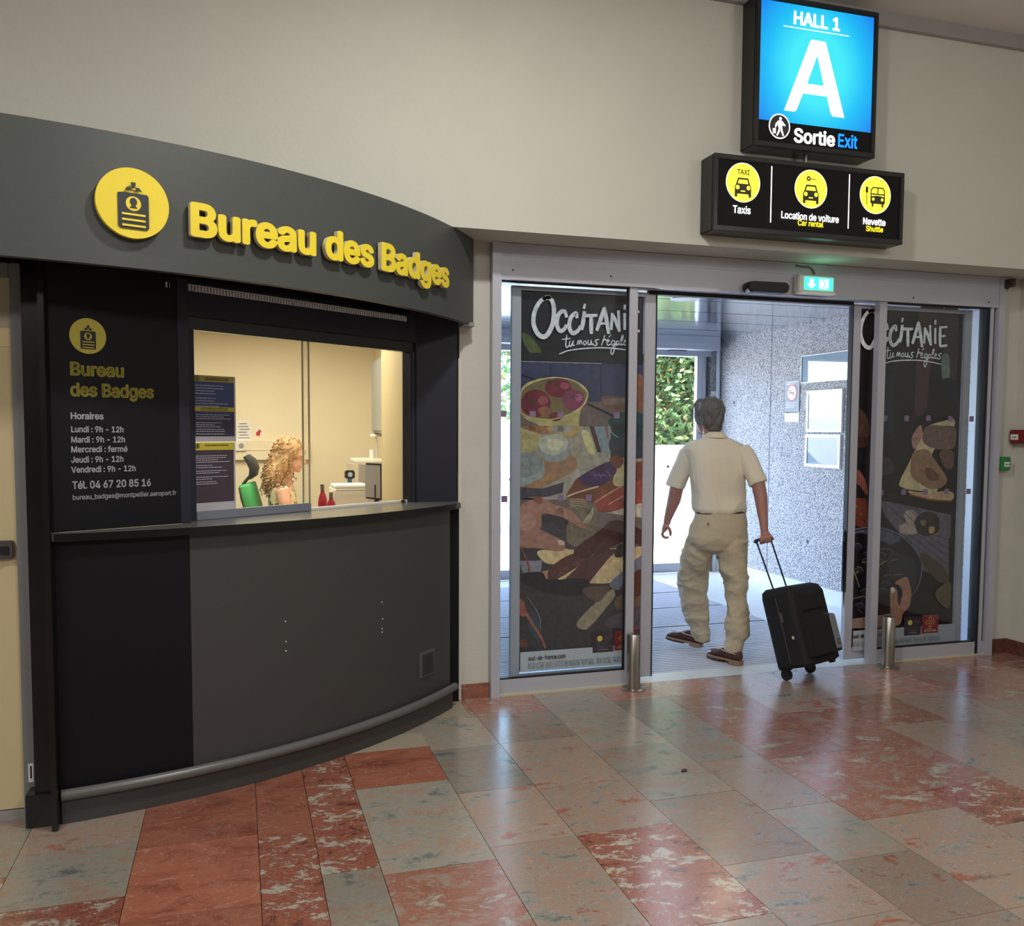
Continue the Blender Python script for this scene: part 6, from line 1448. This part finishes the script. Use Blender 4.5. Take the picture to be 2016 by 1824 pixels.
# ---- suitcase
sk = R(24)
WA, WB = Vector((3.235, 4.70, 0)), Vector((3.235, 4.70, 0))
SX = Vector((math.cos(sk), math.sin(sk), 0)); SYn = Vector((math.sin(sk), -math.cos(sk), 0))   # SX along axle, SYn front normal (towards camera-right)
wl = Vector((3.222, 4.72, 0)); wc = wl+SX*.155       # axle centre on the floor
top = (GH0+GH1)/2
ax = (top-(wc+Z*.04)); LEN = ax.length; AXU = ax.normalized()
SXu = (SX-AXU*SX.dot(AXU)).normalized(); SN = SXu.cross(AXU)
if SN.dot(Vector((0, -1, 0))) < 0: SN = -SN
print('case', LEN, AXU, SXu, SN)
BC = wc+Z*.045
def K_(a, f_, u): return BC+SXu*a+SN*f_+AXU*u
cs = thing('suitcase', 'black wheeled suitcase with grey pocket patch, pulled by the walker', 'suitcase', (wc.x, wc.y, 0))
BH = .515; BW = .198; BD = .225
def rr_ring(u, w0, w1, d0, d1, r=.035):
    out = []
    for cx, cy, a0 in ((w1-r, d1-r, 0), (w0+r, d1-r, 90), (w0+r, d0+r, 180), (w1-r, d0+r, 270)):
        for k in range(5): t = R(a0+22.5*k); out.append(K_(cx+r*math.cos(t), cy+r*math.sin(t), u))
    return out
rg = [rr_ring(.015, -BW+.02, BW-.02, .02, BD-.02), rr_ring(.03, -BW, BW, 0, BD), rr_ring(BH-.06, -BW, BW, 0, BD), rr_ring(BH-.02, -BW+.012, BW-.012, .0, BD-.015), rr_ring(BH, -BW+.045, BW-.045, .01, BD-.05)]
M_CASE = mat('case_fabric_black', srgb(13, 13, 17), .8, nscale=200, namt=.2, bump=.2, bscale=300)
par(MB().loft(rg).build('shell', M_CASE, smooth=50), cs)
# pocket
def rp(u0, u1, w0, w1, d1, name, m, d0=BD-.012, r=.02):
    o = MB().loft([[K_(a, d0, u) for a, u in q] for q in [[(w0, u0), (w1, u0), (w1, u1-r), (w1-r, u1), (w0+r, u1), (w0, u1-r)]]]+[[K_(a, d1, u) for a, u in [(w0+.008, u0+.008), (w1-.008, u0+.008), (w1-.008, u1-r), (w1-r-.006, u1-.01), (w0+r+.006, u1-.01), (w0+.008, u1-r)]]])
    return par(o.build(name, m, bevel=.004), cs)
rp(.06, .31, -.150, .165, BD+.045, 'front_pocket', M_CASE)
rp(.075, .31, .085, .167, BD+.050, 'pocket_patch', mat('patch_grey', srgb(122, 122, 130), .6))
o = MB().tube([K_(.128+.014*math.cos(t), BD+.0505, .125+.016*math.sin(t)) for t in [R(40+i*28) for i in range(11)]], .003, 6).build('logo_ring', M_RUB); par(o, cs)
rp(.34, .46, -.13, .13, BD+.012, 'upper_pocket', M_CASE)
# edge piping and zips
par(MB().tube([K_(-BW-.001, BD*.5, .05), K_(-BW-.001, BD*.5, BH-.07), K_(-BW+.03, BD*.5, BH-.005), K_(BW-.03, BD*.5, BH-.005), K_(BW+.001, BD*.5, BH-.07), K_(BW+.001, BD*.5, .05)], .004, 6).build('zip', mat('zip_grey', srgb(48, 48, 54), .4)), cs)
par(MB().box((0, 0, 0), (1, 1, 1)).build('zip_pull', M_STEEL), cs)
o = bpy.data.objects['zip_pull']; o.data.clear_geometry(); mbz = MB().obox(K_(-BW-.004, .12, .30), SN*.012, AXU*.06, SXu*.004); o.data.from_pydata([tuple(v) for v in mbz.v], [], mbz.f)
par(MB().obox(K_(-BW-.003, .165, .19), SN*.014, AXU*.018, SXu*.003).build('zip_pull', mat('pull_pale', srgb(214, 208, 180), .5)), cs)
# wheels and feet
for a in (-.135, .135):
    w_ = par(MB().cyl(K_(a-.014, .03, .0)-Z*.0, K_(a+.014, .03, .0), .035, 20).build('wheel', M_RUB, bevel=.004), cs)
    zmin = min((w_.matrix_world @ v.co).z for v in w_.data.vertices); w_.location.z -= zmin-.001
    par(MB().loft([[K_(a+da, dd, uu) for da, dd in ((-.025, -.01), (.025, -.01), (.025, .07), (-.025, .07))] for uu in (.005, .08)]).build('wheel_housing', mat('housing_dark', srgb(40, 44, 50), .4), bevel=.008), cs)
    par(MB().obox(K_(a-.02, BD-.05, .0), SXu*.04, SN*.03, AXU*.03).build('foot', M_RUB, bevel=.004), cs)
par(MB().obox(K_(-.02, .09, .002), SXu*.04, SN*.03, AXU*.03).build('bottom_grip', M_RUB, bevel=.003), cs)
# telescopic handle
hw_ = (GH1-GH0).length/2-.01
for s_, g_ in ((-1, GH0+gd*.012), (1, GH1-gd*.012)):
    par(MB().tube([K_(s_*.075, .035, BH-.02), g_-Z*.005], .0055, 8).build('handle_tube', mat('tube_dark', srgb(52, 54, 66), .3, metal=.6)), cs)
par(MB().tube([GH0-Z*.012, GH0+gd*.006+Z*.002, GH0+gd*.03+Z*.006, GH1-gd*.03+Z*.006, GH1-gd*.004+Z*.002, GH1-Z*.012], [.010, .012, .0115, .0115, .012, .010], 10).build('grip', mat('grip_black', srgb(36, 30, 34), .5), smooth=True), cs)

# ---- seated woman behind the booth window, facing right
M_SKIN2 = mat('skin_fair', srgb(206, 160, 140), .55, nscale=20, namt=.06)
YW2 = 7.0
def Wo(px, py, off=0): return on_y(px, py, YW2+off)
s2 = 1/250.
FX2 = Vector((1, -.15, 0)).normalized(); SR2 = Vector((-.15, -1, 0)).normalized()   # facing +x ; SR2 towards camera (her right side)
def s_sec(cx, cy, hw, hd, off=0, e=2.2): return ering(Wo(cx, cy, off), FX2, SR2, hw*s2, hd, 20, e)
b = MB()
hc = Wo(573, 898)
fdir = (FX2-Z*.28).normalized(); fu = SR2.cross(fdir).normalized(); fu = fu if fu.z > 0 else -fu
G = lambda f_, s_, u: hc+fdir*f_+SR2*s_+fu*u
rotG = Matrix((fdir, SR2, fu)).transposed()
b.ell(G(-.01, 0, .02), (.095, .075, .10), rotG, 18, 12); b.ell(G(.035, 0, -.05), (.062, .056, .065), rotG, 16, 10); b.ell(G(.082, 0, -.092), (.02, .022, .018), rotG); b.ell(G(.108, 0, -.022), (.02, .012, .022), rotG); b.ell(G(.095, 0, -.06), (.010, .022, .008), rotG); b.ell(G(.085, 0, .028), (.014, .05, .012), rotG)
for s_ in (-1, 1): b.ell(G(0, s_*.077, -.01), (.018, .008, .03), rotG, 10, 8)
b.tube([G(-.02, 0, -.05), Wo(562, 948), Wo(556, 965)], [.05, .048, .06], 14)
b.loft([s_sec(556, 958, 22, .15), s_sec(558, 985, 25, .15), s_sec(560, 1030, 22, .13), s_sec(560, 1080, 26, .15)])
for s_ in (-1, 1):
    sh_ = Wo(560, 962)+SR2*s_*.17
    b.tube([sh_, Wo(566, 985)+SR2*s_*.20, Wo(570, 1020)+SR2*s_*.20, Wo(610, 1035)+SR2*s_*.18, Wo(640, 1032)+SR2*s_*.14], [.055, .05, .042, .036, .026], 12)
    hd0 = Wo(640, 1032)+SR2*s_*.14
    b.ell(hd0+FX2*.05, (.05, .04, .016), None, 12, 8)
    for k in range(4): b.tube([hd0+FX2*.08+SR2*(-.028+k*.018), hd0+FX2*.12+SR2*(-.03+k*.02)+Z*.004, hd0+FX2*.145+SR2*(-.03+k*.02)-Z*.008], [.010, .009, .007], 8)
    b.tube([hd0+FX2*.03-SR2*s_*.03, hd0+FX2*.065-SR2*s_*.055-Z*.005], [.012, .009], 8)
    hp = Wo(560, 1085)+SR2*s_*.09
    b.tube([hp, Vector((hp.x+.22, hp.y-.03, hp.z)), Vector((hp.x+.42, hp.y-.06, hp.z-.01)), Vector((hp.x+.44, hp.y-.06, .30)), Vector((hp.x+.43, hp.y-.06, .09))], [.085, .08, .06, .055, .035], 12)
    b.ell(Vector((hp.x+.49, hp.y-.07, .055)), (.11, .04, .035), None, 12, 8)
wom = remesh(b, .008, 'person', M_SKIN2, None, 3)
base = Vector((hc.x, hc.y, 0)); wom.data.transform(Matrix.Translation(-base)); wom.location = base; bpy.context.view_layer.update()
tag(wom, 'person with curly blond hair and spotted top sitting behind the booth window', 'person')
def leopard():
    m = bpy.data.materials.new('leopard_print'); m.use_nodes = True; nt = m.node_tree; b = nt.nodes['Principled BSDF']; N = nt.nodes.new; L = nt.links.new
    tc = N('ShaderNodeTexCoord'); v = N('ShaderNodeTexVoronoi'); v.inputs['Scale'].default_value = 26; n = N('ShaderNodeTexNoise'); n.inputs['Scale'].default_value = 40
    ad = N('ShaderNodeVectorMath'); ad.operation = 'MULTIPLY_ADD'; ad.inputs[1].default_value = (.03, .03, .03); L(n.outputs['Color'], ad.inputs[0]); L(tc.outputs['Object'], ad.inputs[2]); L(ad.outputs[0], v.inputs['Vector'])
    r = N('ShaderNodeValToRGB'); e = r.color_ramp.elements; e[0].position = .16; e[0].color = srgb(150, 120, 80); e[1].position = .5; e[1].color = srgb(206, 196, 160); q = e.new(.22); q.color = srgb(46, 42, 34); q = e.new(.38); q.color = srgb(58, 54, 42); q = e.new(.44); q.color = srgb(206, 196, 160)
    L(v.outputs[0], r.inputs[0]); L(r.outputs[0], b.inputs['Base Color']); b.inputs['Roughness'].default_value = .8; return m
b = MB(); b.loft([s_sec(556, 955, 14, .10), s_sec(556, 960, 21, .16), s_sec(556, 975, 26, .165), s_sec(558, 1000, 27, .165), s_sec(560, 1040, 25, .145), s_sec(560, 1075, 29, .165), s_sec(560, 1085, 29, .165)])
tp = remesh(b, .008, 'top', leopard(), wom, 3, folds(10, .006, (1, 1, 1), 2)); tp['label'] = 'sleeveless spotted top'
b = MB(); b.loft([s_sec(560, 1075, 30, .17), s_sec(562, 1095, 33, .18), s_sec(562, 1104, 30, .17)])
for s_ in (-1, 1):
    hp = Wo(560, 1085)+SR2*s_*.09; b.tube([hp, Vector((hp.x+.22, hp.y-.03, hp.z)), Vector((hp.x+.43, hp.y-.06, hp.z-.01)), Vector((hp.x+.445, hp.y-.06, .28)), Vector((hp.x+.43, hp.y-.06, .12))], [.10, .095, .075, .07, .06], 12)
remesh(b, .01, 'trousers', mat('trousers_dark', srgb(50, 52, 62), .8), wom, 3)
b = MB(); b.ell(G(-.035, 0, .03), (.110, .105, .11), rotG, 18, 12); b.ell(G(-.06, 0, -.07), (.085, .125, .13), rotG, 18, 12); b.ell(Wo(541, 935), (.07, .14, .13), None, 16, 10); b.ell(G(-.04, .085, -.09), (.05, .03, .12), rotG, 12, 8); b.ell(G(-.04, -.085, -.09), (.05, .03, .12), rotG, 12, 8)
def cdisp(co, n_): return .012*noise.noise(Vector((co.x*25, co.y*25, co.z*30)))
M_CURL = mat('hair_curly_blond', srgb(176, 142, 100), .55, nscale=30, namt=.6, bump=.6, bscale=90)
hb = remesh(b, .008, 'hair', M_CURL, wom, 1, cdisp); hb['label'] = 'curly dark blond shoulder length hair'
hvs = [(hb.matrix_world @ v.co, v.normal.copy()) for v in hb.data.vertices]; random.seed(8); cb_ = MB()
for k in range(230):
    c_, n_ = hvs[random.randrange(len(hvs))]
    if (c_-hc).dot(fdir) > .01 and c_.z < hc.z+.09: continue
    d_ = (Z*-1+n_*.25+Vector((random.uniform(-.25, .25), random.uniform(-.25, .25), 0))).normalized(); u_ = d_.orthogonal().normalized(); v_ = d_.cross(u_)
    L_ = random.uniform(.05, .11); r_ = random.uniform(.007, .012); ph = random.uniform(0, 6.28)
    cb_.tube([c_+n_*.006+d_*(L_*(i/14))+u_*(r_*math.cos(ph+i*1.05))+v_*(r_*math.sin(ph+i*1.05)) for i in range(15)], [.003+.0022*math.sin(math.pi*i/14) for i in range(15)], 5)
o = cb_.build('curls', M_CURL, smooth=True); adopt(hb, o); tag(o, kind='stuff')
# office chair
ch = thing('office_chair', 'green office chair with black headrest behind the seated person', 'chair', (Wo(500, 1000).x-.0, YW2, 0))
c0 = Wo(505, 990)
M_GRN = mat('chair_green', srgb(56, 150, 84), .6, nscale=60); M_CBL = mat('chair_black', srgb(38, 40, 46), .5)
def sl(pts, hd, th, name, m):
    rg = []
    P_ = [Wo(x, y) for x, y in pts]
    for i, c in enumerate(P_):
        d = (P_[min(i+1, len(P_)-1)]-P_[max(i-1, 0)]).normalized(); u_ = SR2.cross(d).normalized()
        rg.append(ering(c, u_, SR2, th[i] if isinstance(th, list) else th, hd[i] if isinstance(hd, list) else hd, 20, 3.5))
    return par(MB().loft(rg).build(name, m, smooth=40), ch)
sl([(487, 952), (488, 956), (493, 975), (500, 1000), (506, 1040), (508, 1070)], [.15, .19, .22, .23, .22, .19], .05, 'backrest', M_GRN)
sl([(478, 958), (484, 980), (492, 1002), (498, 1040), (500, 1065)], [.14, .17, .18, .17, .14], [.02, .024, .026, .024, .02], 'back_shell', M_CBL)
sl([(482, 902), (487, 900), (495, 908), (501, 922), (499, 934), (492, 942)], [.08, .11, .13, .13, .12, .08], [.010, .022, .03, .03, .026, .012], 'headrest', M_CBL)
par(MB().tube([Wo(476, 962), Wo(480, 952), Wo(490, 940)], .012, 8).build('headrest_arm', M_CBL), ch)
sz = Wo(560, 1085).z-.12
sc0 = Vector((Wo(500, 1000).x+.28, YW2, sz))
par(MB().loft([ering(sc0-Z*.03, FX2, SR2, .24, .24, 24, 3.5), ering(sc0+Z*.02, FX2, SR2, .26, .25, 24, 3.5), ering(sc0+Z*.045, FX2, SR2, .22, .22, 24, 3)]).build('seat', M_GRN, smooth=40), ch)
par(MB().cyl((sc0.x, sc0.y, .08), (sc0.x, sc0.y, sz-.03), .03, 14).build('column', M_CBL), ch)
for k in range(5):
    a = R(72*k); e_ = Vector((sc0.x+.3*math.cos(a), sc0.y+.3*math.sin(a), .07))
    lg = par(MB().tube([(sc0.x, sc0.y, .11), tuple(e_)], [.025, .015], 8).build('leg', M_CBL), ch)
    o = MB().cyl((e_.x-.012, e_.y, .03), (e_.x+.012, e_.y, .03), .03, 14).build('castor', M_RUB); adopt(lg, o)
